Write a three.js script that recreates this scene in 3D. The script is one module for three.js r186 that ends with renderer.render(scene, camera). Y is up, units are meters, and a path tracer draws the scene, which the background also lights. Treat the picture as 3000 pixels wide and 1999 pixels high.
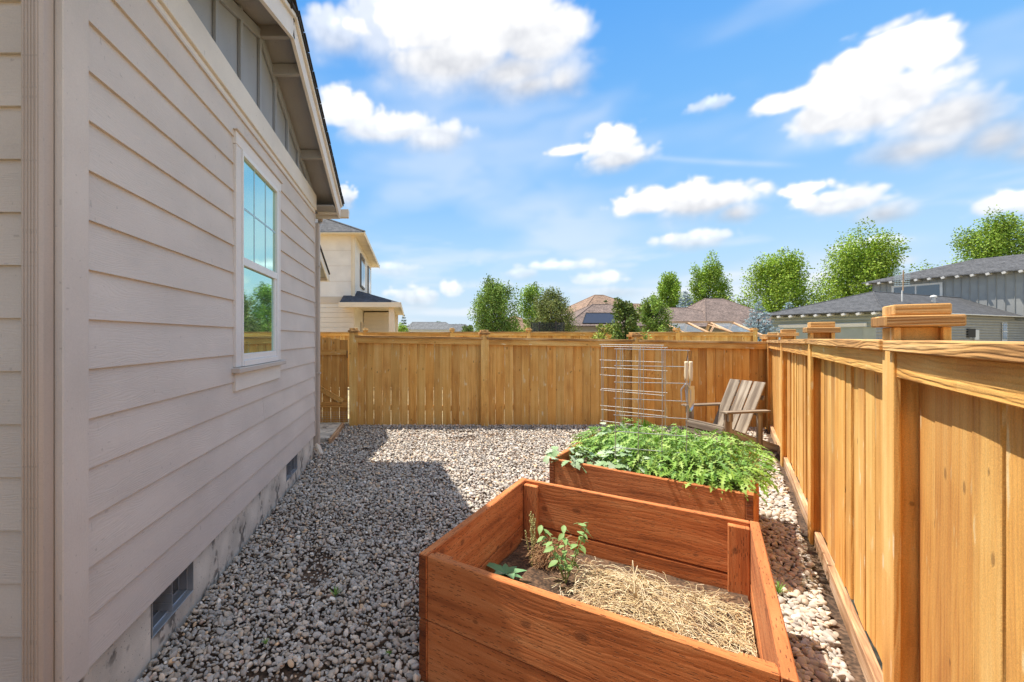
import * as THREE from 'three';
import { mergeGeometries, mergeVertices } from 'three/addons/utils/BufferGeometryUtils.js';

// ---------------------------------------------------------------- camera, sky, sun, exposure
const scene = new THREE.Scene();
const EYE = 1.45;                                   // camera height above the gravel
const camera = new THREE.PerspectiveCamera(2 * Math.atan(341 / 435.2) * 180 / Math.PI, 1024 / 682, 0.05, 400);
camera.position.set(0, EYE, 0);
camera.lookAt(0, EYE, -10);
camera.setViewOffset(1024, 682, 101.6, 3.7, 1024, 682);   // shifted lens: the house front stays square to the picture
camera.updateProjectionMatrix();
scene.add(camera);

const renderer = new THREE.WebGLRenderer({ antialias: true });
renderer.toneMapping = THREE.LinearToneMapping;
renderer.toneMappingExposure = 2.2;
renderer.shadowMap.enabled = true;

const SUN = new THREE.Vector3(-1.205, 3.17, -0.68).normalize();
const sun = new THREE.DirectionalLight(new THREE.Color(1.0, 0.93, 0.82), 3.4);
sun.position.copy(SUN).multiplyScalar(60);
sun.castShadow = true;
sun.shadow.mapSize.set(4096, 4096);
Object.assign(sun.shadow.camera, { left: -45, right: 45, top: 45, bottom: -45, near: 1, far: 160 });
scene.add(sun, sun.target);

// ---------------------------------------------------------------- small maths
function rng(seed) { let a = seed >>> 0; return () => { a = (a + 0x6D2B79F5) >>> 0; let t = Math.imul(a ^ (a >>> 15), 1 | a); t = (t + Math.imul(t ^ (t >>> 7), 61 | t)) ^ t; return ((t ^ (t >>> 14)) >>> 0) / 4294967296; }; }
const clamp = (x, a = 0, b = 1) => Math.min(b, Math.max(a, x));
const mix = (a, b, t) => a + (b - a) * t;
const sstep = (a, b, x) => { const t = clamp((x - a) / (b - a)); return t * t * (3 - 2 * t); };
const hash2 = (x, y, s) => { let h = Math.imul(x, 374761393) + Math.imul(y, 668265263) + Math.imul(s, 974634777); h = Math.imul(h ^ (h >>> 13), 1274126177); return ((h ^ (h >>> 16)) >>> 0) / 4294967296; };
const hash3 = (x, y, z, s) => hash2(x + Math.imul(z, 7919), y ^ Math.imul(z, 104729), s);
function vn(x, y, px, py, s) {                       // value noise, periodic in px, py cells
  const xi = Math.floor(x), yi = Math.floor(y), fx = x - xi, fy = y - yi, u = fx * fx * (3 - 2 * fx), v = fy * fy * (3 - 2 * fy);
  const x0 = ((xi % px) + px) % px, x1 = (x0 + 1) % px, y0 = ((yi % py) + py) % py, y1 = (y0 + 1) % py;
  return mix(mix(hash2(x0, y0, s), hash2(x1, y0, s), u), mix(hash2(x0, y1, s), hash2(x1, y1, s), u), v);
}
function fbm(x, y, px, py, s, o = 4) { let a = .5, r = 0, n = 0; for (let i = 0; i < o; i++) { r += a * vn(x, y, px, py, s + i); n += a; a *= .5; x *= 2; y *= 2; px *= 2; py *= 2; } return r / n; }
const PERM = new Uint8Array(1024), VALS = new Float32Array(256); { const r = rng(4242); for (let i = 0; i < 256; i++) { PERM[i] = i; VALS[i] = r(); } for (let i = 255; i > 0; i--) { const k = Math.floor(r() * (i + 1)), t = PERM[i]; PERM[i] = PERM[k]; PERM[k] = t; } for (let i = 256; i < 1024; i++) PERM[i] = PERM[i & 255]; }
function vn3(x, y, z, s) {
  const xf = Math.floor(x), yf = Math.floor(y), zf = Math.floor(z), fx = x - xf, fy = y - yf, fz = z - zf, X = (xf + s * 37) & 255, Y = yf & 255, Z = zf & 255;
  const u = fx * fx * (3 - 2 * fx), v = fy * fy * (3 - 2 * fy), w = fz * fz * (3 - 2 * fz), A = PERM[X] + Y, B = PERM[X + 1] + Y, AA = PERM[A] + Z, AB = PERM[A + 1] + Z, BA = PERM[B] + Z, BB = PERM[B + 1] + Z;
  const a = VALS[PERM[AA]], b = VALS[PERM[BA]], c = VALS[PERM[AB]], d = VALS[PERM[BB]], e = VALS[PERM[AA + 1]], f = VALS[PERM[BA + 1]], g = VALS[PERM[AB + 1]], h = VALS[PERM[BB + 1]];
  const p = a + (b - a) * u, q = c + (d - c) * u, i = e + (f - e) * u, j = g + (h - g) * u, k = p + (q - p) * v, l = i + (j - i) * v;
  return k + (l - k) * w;
}
function fbm3(x, y, z, s, o = 5) { let a = .5, r = 0, n = 0; for (let i = 0; i < o; i++) { r += a * vn3(x, y, z, s + i); n += a; a *= .5; x = x * 2.03 + 1.7; y = y * 2.03 + 3.1; z = z * 2.03 + 5.3; } return r / n; }

function puff3(x, y, z, s, o = 4) { let a = .5, r = 0, n = 0; for (let i = 0; i < o; i++) { r += a * Math.abs(2 * vn3(x, y, z, s + i) - 1); n += a; a *= .52; x = x * 2.07 + 1.7; y = y * 2.07 + 3.1; z = z * 2.07 + 5.3; } return r / n; }

// ---------------------------------------------------------------- the sky: blue air and fair-weather cumulus, by azimuth and height in degrees
{
  const AIR = .485, W = 2048, Hh = 1024, data = new Float32Array(W * Hh * 4), D = Math.PI / 180;
  // [azimuth, height, half width, half height]
  const CUMULUS = [
    { l: [[3.3, 36.6, 10.3, 4.4], [10.6, 35.1, 9.4, 4.1], [16.5, 32.9, 5.8, 3.3], [3.3, 40.2, 10.9, 3], [13.3, 30.5, 9.2, 2.5], [5.5, 31.9, 10.8, 2.9], [19.1, 29.3, 3.8, 2.3], [15.5, 29.2, 7, 1.9]], b: 26.6, t: 41, k: 1 },
    { l: [[-3, 34.4, 6.3, 3.4], [-9.3, 34.2, 5, 2.4], [-1, 38.5, 6, 3]], b: 30.5, t: 41, k: .72 },
    { l: [[-8.7, 27.2, 4.2, 2], [-3.6, 25.4, 6.3, 1.8], [3.3, 24.3, 5.1, 1.7]], b: 22.6, t: 28, k: .85 },
    { l: [[24.8, 22, 2.9, 1.9], [25.5, 20.1, 4.2, 1.4], [20.2, 22, 2.8, .6]], b: 18.6, t: 23, k: .95 },
    { l: [[29.1, 15.3, 3.9, 1.6], [33.7, 14.5, 4.8, 2.1], [36.8, 12.9, 2.2, 1.1]], b: 12.2, t: 16.5, k: 1 },
    { l: [[33.3, 10.6, 3.6, 1.2]], b: 9.6, t: 11.6, k: .7 },
    { l: [[44.6, 12.4, 3.2, 1.4], [47.4, 10.9, 2.1, 1], [41.9, 14.2, 1.7, .6]], b: 10.4, t: 14, k: .9 },
    { l: [[47.9, 24, 2.6, 1.8], [49.9, 22.9, 1.7, 1.5], [46.3, 22.7, 3.1, 2.4], [46.9, 20.1, 4.6, 2.6], [51, 17.1, 3.8, 2.5], [53.4, 15.2, 2.4, 1.9], [40.6, 22.3, 2.5, 1], [43.7, 20.2, 2.7, 2], [49.6, 15.7, 4.6, 1.7], [55.5, 13.8, 2.2, 1.8], [59, 13.5, 3.2, 2.2]], b: 13.2, t: 25.5, k: 1.05 },
    { l: [[34.9, 23.7, 2.1, .8]], b: 22.9, t: 24.6, k: .55 },
    { l: [[53.4, 10.3, 1.5, .9], [55.8, 9.6, 2, 1.1]], b: 8.8, t: 11, k: .85 },
    { l: [[-8.4, 17.6, 1.5, 1.4]], b: 16.3, t: 19, k: .8 },
    { l: [[1, 5.1, 3.4, 1.5], [5.3, 6.3, 1.6, 1.1]], b: 3.9, t: 7, k: .6 },
    { l: [[14.4, 8, 2.1, .8], [19.1, 8.9, 4.6, .6]], b: 7.2, t: 9.2, k: .45 },
    { l: [[23.1, 7.1, 2.9, .8], [24.6, 5.2, 3.8, .8]], b: 4.4, t: 8, k: .5 },
    { l: [[-2.5, 8.8, 3.4, .9]], b: 8, t: 9.8, k: .35 },
    { l: [[48.2, 6.7, 1.3, .5], [46.6, 8.4, 2.2, .5], [43.7, 5.6, 1.2, .6]], b: 5.2, t: 9, k: .5 },
  ];
  const r = rng(77);                                  // unseen clouds all round and overhead, made denser to add fill light
  for (let i = 0; i < 120; i++) {
    const el = Math.asin(.09 + .90 * r()) / D; let az = r() * 360 - 62; if (az < 68 && el < 47) continue;
    const w = (3.5 + 8 * r()) * (.45 + el / 60), h = w * (.30 + .16 * r()), l = [], n = 3 + Math.floor(r() * 4), cs = Math.max(.12, Math.cos(el * D));
    for (let k = 0; k < n; k++) { const q = (k / (n - 1) - .5) * 2; l.push([az + q * w / cs, el + (1 - q * q) * h * .5 * r(), w * (.5 + .3 * r()) / cs, h * (.5 + .4 * r())]); }
    CUMULUS.push({ l, b: el - h * .8, t: el + h * 1.2, k: .75 + .3 * r() });
  }
  const stops = [[-90, .30, .36, .40], [-2, .46, .58, .70], [0, .66, .77, .88], [4, .60, .77, .92], [9, .46, .71, .95], [16, .30, .58, .95], [25, .19, .48, .92], [36, .115, .385, .88], [50, .075, .30, .80], [90, .05, .23, .68]];
  const air = (el) => { let i = 0; while (i < stops.length - 2 && el > stops[i + 1][0]) i++; const a = stops[i], b = stops[i + 1], t = clamp((el - a[0]) / (b[0] - a[0])); return [mix(a[1], b[1], t), mix(a[2], b[2], t), mix(a[3], b[3], t)]; };
  for (let j = 0; j < Hh; j++) {
    const el = ((j + .5) / Hh - .5) * 180, ce = Math.cos(el * D), se = Math.sin(el * D), base = air(el);
    for (let i = 0; i < W; i++) {
      const o = (j * W + i) * 4, ph = ((i + .5) / W - .5) * 2 * Math.PI, dx = Math.cos(ph) * ce, dz = Math.sin(ph) * ce;
      let [R, G, B] = base;
      if (el > 1) {
        let az = Math.atan2(dx, -dz) / D; if (az < -62) az += 360;
        const n1 = fbm3(dx * 9, se * 13, dz * 9, 11, 3) - .5;
        // thin high cloud
        const ci = sstep(.47, .8, fbm3(dx * 3.2 + n1 * .6, se * 9, dz * 3.2, 31, 4)) * .42 * sstep(60, 18, el) + sstep(.46, .72, fbm3(dx * 6 + n1, se * 34, dz * 6, 47, 5)) * .55 * sstep(17, 6, el);
        R = mix(R, .90, ci); G = mix(G, .93, ci); B = mix(B, .98, ci);
        let al = 0, sh = 0, wgt = 0, nz = 0, nf = 0, deep = -9;
        for (const c of CUMULUS) {
          if (el < c.b - 3 || el > c.t + 5) continue;
          if (c.lo === undefined) { c.lo = Math.min(...c.l.map(q => q[0] - q[2] * 1.9 - 2)); c.hi = Math.max(...c.l.map(q => q[0] + q[2] * 1.9 + 2)); }
          if (c.hi - c.lo < 350 && !((az > c.lo && az < c.hi) || (az + 360 > c.lo && az + 360 < c.hi) || (az - 360 > c.lo && az - 360 < c.hi))) continue;
          let f = -9;
          for (const [a, e, ra, re] of c.l) {
            let da = az - a; if (da > 180) da -= 360; if (da < -180) da += 360;
            if (Math.abs(da) > ra * 2 + 2) continue;
            const dy = el - e, q = 1 - Math.sqrt((da / ra) ** 2 + (dy / re) ** 2); if (q > f) f = q;
          }
          if (f < -.8) continue;
          const s = c.s ??= 15 * clamp(7 / Math.max(...c.l.map(q => q[2])), 1, 4.5); nz = fbm3(dx * s + n1 * .9, se * s * 1.35, dz * s, 5, 4) - .5; nf = puff3(dx * s * 1.3, se * s * 1.6, dz * s * 1.3, 19, 4) - .36;
          const hgt = clamp((el - c.b) / (c.t - c.b));
          const edge = f * .95 + .26 + (nz * (.65 + .1 * c.s / 15) + nf * mix(.35, 1.15, hgt)) * (1 - .6 * sstep(.05, .5, f));
          const soft = mix(1.35, .36, sstep(.1, .65, hgt));            // crisp tops, ragged soft bases
          const a = sstep(-.02, soft, edge) * Math.min(1, c.k) * sstep(c.b - 1.6, c.b + (c.t - c.b) * .16, el + nz * 5);
          if (a > al) al = a; if (edge > deep) deep = edge;
          sh += a * clamp(.92 * hgt + .06 + .26 * clamp(.4 - edge) + nz * .5 + nf * .55); wgt += a;
        }
        if (al > 0) {
          const s = clamp(sh / wgt), lum = s < .52 ? mix(.56, .97, s / .52) : mix(.97, 2.2, ((s - .52) / .48) ** 1.3), c = mix(Math.min(lum, .98), lum, sstep(.2, 1.1, deep)), cool = clamp(1 - s / .6);
          R = mix(R, c * (1 - .03 * cool), al); G = mix(G, c * (1 + .01 * cool), al); B = mix(B, c * (1 + .11 * cool), al);
        }
        // an old vapour trail
        const tr = Math.exp(-(((el - (19.9 - .27 * (az - 29))) / .26) ** 2)) * sstep(28, 30.5, az) * sstep(43, 37, az) * .5 * (.55 + n1 * 1.6);
        if (tr > 0) { R = mix(R, 1, tr); G = mix(G, 1, tr); B = mix(B, 1.02, tr); }
      }
      data[o] = R * AIR; data[o + 1] = G * AIR; data[o + 2] = B * AIR; data[o + 3] = 1;
    }
  }
  const sky = new THREE.DataTexture(data, W, Hh, THREE.RGBAFormat, THREE.FloatType);
  sky.mapping = THREE.EquirectangularReflectionMapping; sky.magFilter = THREE.LinearFilter; sky.minFilter = THREE.LinearFilter; sky.needsUpdate = true;
  scene.background = sky; scene.environment = sky;
}

// ---------------------------------------------------------------- building helpers
const taken = new Map();
function numbered(name) { const n = taken.get(name) ?? 0; taken.set(name, n + 1); return n ? `${name}_${String(n).padStart(3, '0')}` : name; }
const shade = (m) => { m.castShadow = true; m.receiveShadow = true; return m; };
function thing(name, label, category, [x, y, z] = [0, 0, 0], turn = 0, group) {      // a Group at the thing's base
  const o = new THREE.Group(); o.name = numbered(name); o.position.set(x, y, z); o.rotation.y = turn; o.userData = { label, category };
  if (group) o.userData.group = group;
  scene.add(o); return o;
}
function solo(name, geo, mat, label, category, group) { const m = shade(new THREE.Mesh(geo, mat)); m.name = numbered(name); m.userData = { label, category }; if (group) m.userData.group = group; scene.add(m); return m; }
function structure(name, geo, mat) { const m = shade(new THREE.Mesh(geo, mat)); m.name = numbered(name); m.userData = { kind: 'structure' }; scene.add(m); return m; }
function part(parent, name, geo, mat, pos, rot) { const m = shade(new THREE.Mesh(geo, mat)); m.name = name; if (pos) m.position.set(...pos); if (rot) m.rotation.set(...rot); parent.add(m); return m; }
function holder(parent, name) { const g = new THREE.Group(); g.name = name; parent.add(g); return g; }

// a box with chamfered edges; uv in metres with v along the grain axis
const AX = { x: 0, y: 1, z: 2 };
function board(sx, sy, sz, grain = 'y', c = .003, uo = 0, vo = 0) {
  const h = [sx / 2, sy / 2, sz / 2]; c = Math.min(c, h[0] * .6, h[1] * .6, h[2] * .6);
  const pos = [], uv = [], nor = [], ga = AX[grain];
  const P = (s, ax) => s.map((q, i) => q * (h[i] - (i === ax ? 0 : c)));            // the corner s on the face of axis ax
  const tri = (a, b, d) => {
    let nx = (b[1] - a[1]) * (d[2] - a[2]) - (b[2] - a[2]) * (d[1] - a[1]), ny = (b[2] - a[2]) * (d[0] - a[0]) - (b[0] - a[0]) * (d[2] - a[2]), nz = (b[0] - a[0]) * (d[1] - a[1]) - (b[1] - a[1]) * (d[0] - a[0]);
    const cx = a[0] + b[0] + d[0], cy = a[1] + b[1] + d[1], cz = a[2] + b[2] + d[2];
    if (nx * cx + ny * cy + nz * cz < 0) { [b, d] = [d, b]; nx = -nx; ny = -ny; nz = -nz; }
    const l = Math.hypot(nx, ny, nz) || 1; nx /= l; ny /= l; nz /= l;
    const an = [Math.abs(nx), Math.abs(ny), Math.abs(nz)], main = an[0] > an[1] && an[0] > an[2] ? 0 : an[1] > an[2] ? 1 : 2;
    for (const p of [a, b, d]) {
      pos.push(...p); nor.push(nx, ny, nz);
      if (main === ga) { const q = [0, 1, 2].filter(k => k !== ga); uv.push(p[q[0]] + uo, p[q[1]] * .35 + vo); }
      else { const q = [0, 1, 2].find(k => k !== ga && k !== main); uv.push(p[q] + uo + main * .31, p[ga] + vo); }
    }
  };
  const quad = (a, b, d, e) => { tri(a, b, d); tri(a, d, e); };
  for (let ax = 0; ax < 3; ax++) for (const s of [-1, 1]) {
    const o = [0, 1, 2].filter(k => k !== ax), k = [[-1, -1], [1, -1], [1, 1], [-1, 1]].map(([p, q]) => { const v = [0, 0, 0]; v[ax] = s; v[o[0]] = p; v[o[1]] = q; return P(v, ax); });
    quad(...k);
  }
  for (let ax = 0; ax < 3; ax++) { const o = [0, 1, 2].filter(k => k !== ax); for (const p of [-1, 1]) for (const q of [-1, 1]) { const lo = [0, 0, 0], hi = [0, 0, 0]; lo[ax] = -1; hi[ax] = 1; lo[o[0]] = hi[o[0]] = p; lo[o[1]] = hi[o[1]] = q; quad(P(lo, o[0]), P(hi, o[0]), P(hi, o[1]), P(lo, o[1])); } }
  for (const x of [-1, 1]) for (const y of [-1, 1]) for (const z of [-1, 1]) tri(P([x, y, z], 0), P([x, y, z], 1), P([x, y, z], 2));
  const g = new THREE.BufferGeometry(); g.setAttribute('position', new THREE.Float32BufferAttribute(pos, 3)); g.setAttribute('normal', new THREE.Float32BufferAttribute(nor, 3)); g.setAttribute('uv', new THREE.Float32BufferAttribute(uv, 2)); return g;
}
// a board placed by its limits: x0..x1, y0..y1 and forward distance d0..d1
function span(x0, x1, y0, y1, d0, d1, grain = 'y', c = .003, uo = 0, vo = 0) { return board(x1 - x0, y1 - y0, d1 - d0, grain, c, uo, vo).translate((x0 + x1) / 2, (y0 + y1) / 2, -(d0 + d1) / 2); }
// a board between two points, ends square to it
function bar(a, b, w, t, c = .002, uo = 0, vo = 0) {
  const A = new THREE.Vector3(...a), B = new THREE.Vector3(...b), L = A.distanceTo(B), g = board(w, L, t, 'y', c, uo, vo);
  g.applyQuaternion(new THREE.Quaternion().setFromUnitVectors(new THREE.Vector3(0, 1, 0), B.clone().sub(A).normalize()));
  return g.translate((A.x + B.x) / 2, (A.y + B.y) / 2, (A.z + B.z) / 2);
}
function rod(a, b, r0, r1 = r0, n = 6) { const A = new THREE.Vector3(...a), B = new THREE.Vector3(...b), g = new THREE.CylinderGeometry(r1, r0, A.distanceTo(B), n, 1); g.applyQuaternion(new THREE.Quaternion().setFromUnitVectors(new THREE.Vector3(0, 1, 0), B.clone().sub(A).normalize())); return g.translate((A.x + B.x) / 2, (A.y + B.y) / 2, (A.z + B.z) / 2); }
// flat polygons (lists of 3-D points) as one geometry, uv in metres on the plane of each
function polys(list, uvScale = 1) {
  const pos = [], uv = [], nor = [];
  for (const f of list) {
    const p = f.map(q => new THREE.Vector3(...q)), n = new THREE.Vector3().subVectors(p[1], p[0]).cross(new THREE.Vector3().subVectors(p[2], p[0])).normalize();
    const e = new THREE.Vector3(0, 1, 0).cross(n); if (e.length() < .05) e.set(1, 0, 0); e.normalize(); const g = new THREE.Vector3().crossVectors(n, e);
    for (let k = 1; k + 1 < p.length; k++) for (const q of [p[0], p[k], p[k + 1]]) { pos.push(q.x, q.y, q.z); nor.push(n.x, n.y, n.z); uv.push(q.dot(e) * uvScale, q.dot(g) * uvScale); }
  }
  const g = new THREE.BufferGeometry(); g.setAttribute('position', new THREE.Float32BufferAttribute(pos, 3)); g.setAttribute('normal', new THREE.Float32BufferAttribute(nor, 3)); g.setAttribute('uv', new THREE.Float32BufferAttribute(uv, 2)); return g;
}
const join = (l) => mergeGeometries(l.map(g => { g = g.index ? g.toNonIndexed() : g; for (const k of Object.keys(g.attributes)) if (!['position', 'normal', 'uv', 'color'].includes(k)) g.deleteAttribute(k); return g; }), false);

// ---------------------------------------------------------------- textures (what surfaces are made of)
function tex(w, h, fn, srgb, mw = 1, mh = 1) {         // fn(u, v) -> [r, g, b] 0..1; mw x mh metres
  const d = new Uint8Array(w * h * 4);
  for (let j = 0; j < h; j++) for (let i = 0; i < w; i++) { const c = fn((i + .5) / w, (j + .5) / h), o = (j * w + i) * 4; d[o] = clamp(c[0]) * 255; d[o + 1] = clamp(c[1]) * 255; d[o + 2] = clamp(c[2]) * 255; d[o + 3] = 255; }
  const t = new THREE.DataTexture(d, w, h); t.wrapS = t.wrapT = THREE.RepeatWrapping; t.magFilter = THREE.LinearFilter; t.minFilter = THREE.LinearMipmapLinearFilter; t.generateMipmaps = true;
  if (srgb) t.colorSpace = THREE.SRGBColorSpace;
  t.repeat.set(1 / mw, 1 / mh); t.needsUpdate = true; return t;
}
// wood: returns colour and relief maps; sizes in metres, colours in sRGB 0..1
function wood({ w, h, mw, mh, seed, dark, mid, pale, knots = 14, rings = 46, streak = .5, incised = 0, scuff = 0, grit = .12, soft = 1, kr = 1 }) {
  const r = rng(seed), K = []; for (let i = 0; i < knots; i++) K.push([r(), r(), (.006 + .012 * r()) * kr / mw, 2.2 + r() * 1.6]);
  const bump = new Uint8Array(w * h * 4), F = Math.round(mw * 260), wrap = (x) => x - Math.round(x);
  const col = tex(w, h, (u, v) => {
    let sh = 0, core = 0, ringK = 0;
    for (const [ku, kv, kr, st] of K) {
      const du = wrap(u - ku), dv = wrap(v - kv) * mh / mw; if (Math.abs(du) > kr * 9 || Math.abs(dv) > kr * 16) continue;
      const e = Math.exp(-((du / (kr * 2.6)) ** 2) - (dv / (kr * 2.6 * st)) ** 2); sh += Math.sign(du || 1) * e * kr * 1.8 * (1 - Math.exp(-Math.abs(du) / (kr * .5)));
      const d = Math.hypot(du, dv * .72) / kr; core = Math.max(core, sstep(1.12, .72, d)); ringK = Math.max(ringK, Math.exp(-((d - 1.1) ** 2) / .06));
      if (d < 1.4) sh += .012 * Math.sin(d * 9);
    }
    const wv = fbm(u * 7, v * 3, 7, 3, seed + 1, 4) - .5, uu = u - sh + wv * .055;
    const ph = uu * rings * mw * 2.2 + fbm(u * 4, v * 2, 4, 2, seed + 3, 3) * 4.5, ring = .5 + .5 * Math.sin(ph * 6.283), late = Math.pow(ring, 3);
    const fib = vn((u + wv * .02) * F, v * 14 * mh, F, Math.round(14 * mh), seed + 5), fib2 = vn(u * F * .35, v * 5 * mh, Math.round(F * .35), Math.round(5 * mh), seed + 6);
    const st = fbm(u * 26 * mw, v * 1.6 * mh, Math.round(26 * mw), Math.max(1, Math.round(1.6 * mh)), seed + 7, 3) - .5, blot = fbm(u * 5 * mw, v * 4 * mh, Math.max(1, Math.round(5 * mw)), Math.max(1, Math.round(4 * mh)), seed + 9, 4) - .5;
    let t = .5 + st * streak * 1.9 + ((fib - .5) * .26 + (fib2 - .5) * .28 - late * .26) * soft + .06 * (1 - soft) + blot * .7;
    let inc = 0;
    if (incised) {
      const gu = u * mw / .0085, gv = v * mh / .034, cu = Math.floor(gu), cv = Math.floor(gv + (cu % 2) * .5), q = hash2(cu, cv, seed + 21);
      if (q < incised) { const x = gu - cu - .5 + (hash2(cu, cv, seed + 22) - .5) * .5, y = (gv + (cu % 2) * .5) - cv - .5 + (hash2(cu, cv, seed + 23) - .5) * .4; inc = sstep(.17, .08, Math.abs(x)) * sstep(.3, .2, Math.abs(y)); }
    }
    let sc = 0;
    if (scuff) { const q = fbm(u * 30 * mw, v * 9 * mh, Math.round(30 * mw), Math.round(9 * mh), seed + 31, 3); sc = sstep(.72, .84, q) * scuff; }
    const g = (hash2(Math.floor(u * w), Math.floor(v * h), seed + 41) - .5) * grit;
    let c = t < .5 ? dark.map((d, k) => mix(d, mid[k], clamp(t * 2))) : mid.map((d, k) => mix(d, pale[k], clamp(t * 2 - 1)));
    c = c.map((x, k) => { x = mix(x, dark[k] * .55, (core * .62 + ringK * .3) * Math.min(1, soft + .3)); x = mix(x, dark[k] * .42, inc * .62); x = mix(x, [.93, .86, .72][k], sc); return x * (1 + g); });
    const o = (Math.floor(v * h) * w + Math.floor(u * w)) * 4, b = clamp(.55 + (fib - .5) * .35 + (fib2 - .5) * .3 - late * .3 - inc * .5 + core * .15 + g) * 255;
    bump[o] = bump[o + 1] = bump[o + 2] = b; bump[o + 3] = 255;
    return c;
  }, true, mw, mh);
  const bm = new THREE.DataTexture(bump, w, h); bm.wrapS = bm.wrapT = THREE.RepeatWrapping; bm.magFilter = THREE.LinearFilter; bm.minFilter = THREE.LinearMipmapLinearFilter; bm.generateMipmaps = true; bm.repeat.copy(col.repeat); bm.needsUpdate = true;
  return { map: col, bumpMap: bm };
}
const std = (o) => new THREE.MeshStandardMaterial(o);
const lin = (r, g, b) => new THREE.Color().setRGB(r, g, b);

// ---------------------------------------------------------------- materials
const cedarT = wood({ w: 768, h: 1536, mw: 1.1, mh: 2.2, seed: 101, dark: [.74, .51, .255], mid: [.895, .685, .38], pale: [.96, .80, .52], knots: 20, rings: 22, streak: .44, scuff: .8, grit: .15, soft: .38, kr: .6 });
const capT = wood({ w: 512, h: 1024, mw: .6, mh: 1.2, seed: 131, dark: [.58, .43, .26], mid: [.80, .63, .40], pale: [.90, .79, .59], knots: 2, rings: 30, streak: .7, grit: .12, soft: .7 });
const redT = wood({ w: 1024, h: 1024, mw: .8, mh: 1.0, seed: 151, dark: [.57, .325, .165], mid: [.775, .475, .265], pale: [.87, .615, .40], knots: 8, rings: 20, streak: .40, incised: .34, grit: .2, soft: .32 });
const greyT = wood({ w: 512, h: 512, mw: .5, mh: .8, seed: 171, dark: [.43, .375, .32], mid: [.56, .505, .44], pale: [.68, .63, .56], knots: 2, rings: 40, streak: .8, grit: .12 });
const tints = (t, list, o) => list.map(c => std({ ...t, color: lin(...c), roughness: .88, bumpScale: .0035, ...o }));
const cedar = tints(cedarT, [[.93, .90, .80], [1, 1, .94], [.80, .73, .62], [1, .91, .74], [.88, .89, .86], [1, 1, .98], [.74, .65, .54], [.96, .97, .90]]);
const capWood = tints(capT, [[1, .98, .95], [.9, .88, .85], [1, .93, .82]]);
const palewood = std({ ...capT, color: lin(.95, 1.0, 1.45), roughness: .85, bumpScale: .002 });
const redwood = tints(redT, [[1, .95, .92], [.88, .84, .84], [1, 1, 1], [.94, .88, .84]], { roughness: .92, bumpScale: .0014 });
const chairWood = tints(greyT, [[1, 1, 1], [.9, .9, .9], [1, .96, .9]], { roughness: .85, bumpScale: .0012 });
// painted fibre-cement siding: pressed wood grain under one even coat
const sidingBump = tex(1024, 1024, (u, v) => { const s = 201, wv = fbm(u * 5, v * 4, 5, 4, s, 4) - .5, ph = (u * 34 + wv * 11 + fbm(u * 2, v * 2, 2, 2, s + 9, 3) * 5); const q = Math.pow(.5 + .5 * Math.sin(ph * 6.283), 2) * (.35 + .65 * sstep(.35, .6, fbm(u * 6, v * 5, 6, 5, s + 4, 3))); const f = vn(u * 220, v * 26, 220, 26, s + 2); const b = .55 - q * .42 + (f - .5) * .22; return [b, b, b]; }, false, .36, 1.6);
const paintMap = tex(512, 512, (u, v) => { const a = fbm(u * 6, v * 4, 6, 4, 231, 5) - .5, f = (hash2(Math.floor(u * 512), Math.floor(v * 512), 9) - .5) * .035, sp = vn(u * 90, v * 90, 90, 90, 237) > .965 ? -.10 : 0; const k = 1 + a * .10 + f + sp; return [.97 * k, .965 * k, .96 * k]; }, true, 1.7, 1.3);
const painted = (c, o = {}) => std({ color: lin(...c), map: paintMap, roughness: .68, bumpMap: sidingBump, bumpScale: .0010, ...o });
const sidingMat = painted([.685, .62, .56]), sidingMat2 = painted([.67, .605, .547]), sidingWarm = painted([.58, .52, .46]);
const cornerMat = painted([.69, .625, .565], { bumpScale: .0007 });
const creamTrim = painted([.79, .745, .675], { bumpScale: .0006 });
const whiteVinyl = std({ color: lin(.84, .835, .82), roughness: .42, map: paintMap });
const whiteTrim = painted([.80, .77, .74], { bumpScale: .0006 });
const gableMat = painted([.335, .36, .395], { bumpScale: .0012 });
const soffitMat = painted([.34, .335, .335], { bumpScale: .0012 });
const metalPaint = std({ color: lin(.55, .46, .39), roughness: .38, map: paintMap });
const pipePaint = std({ color: lin(.50, .43, .365), roughness: .4, map: paintMap });
const creamMetal = std({ color: lin(.74, .66, .55), roughness: .4, map: paintMap });
const concreteT = tex(1024, 512, (u, v) => { const a = fbm(u * 8, v * 5, 8, 5, 301, 5) - .5, b = fbm(u * 40, v * 24, 40, 24, 307, 4), s = fbm(u * 14, v * 8, 14, 8, 311, 5), st = sstep(.46, .7, s) * .34 * sstep(.42, .6, b), pit = vn(u * 160, v * 80, 160, 80, 313) > .93 ? .18 : 0, g = (hash2(Math.floor(u * 1024), Math.floor(v * 512), 3) - .5) * .06; const k = .80 + a * .3 - st - pit + g; return [k * 1.0, k * .985, k * .95]; }, true, 1.6, .8);
const concrete = std({ map: concreteT, color: lin(1.0, .95, .88), roughness: .92, bumpMap: concreteT, bumpScale: .004 });
const galvanised = std({ color: lin(.50, .54, .58), roughness: .42, metalness: .65, map: paintMap });
const wireMat = std({ color: lin(.50, .50, .49), roughness: .5, metalness: .6 });
const darkIron = std({ color: lin(.05, .045, .04), roughness: .6, metalness: .4 });
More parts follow.
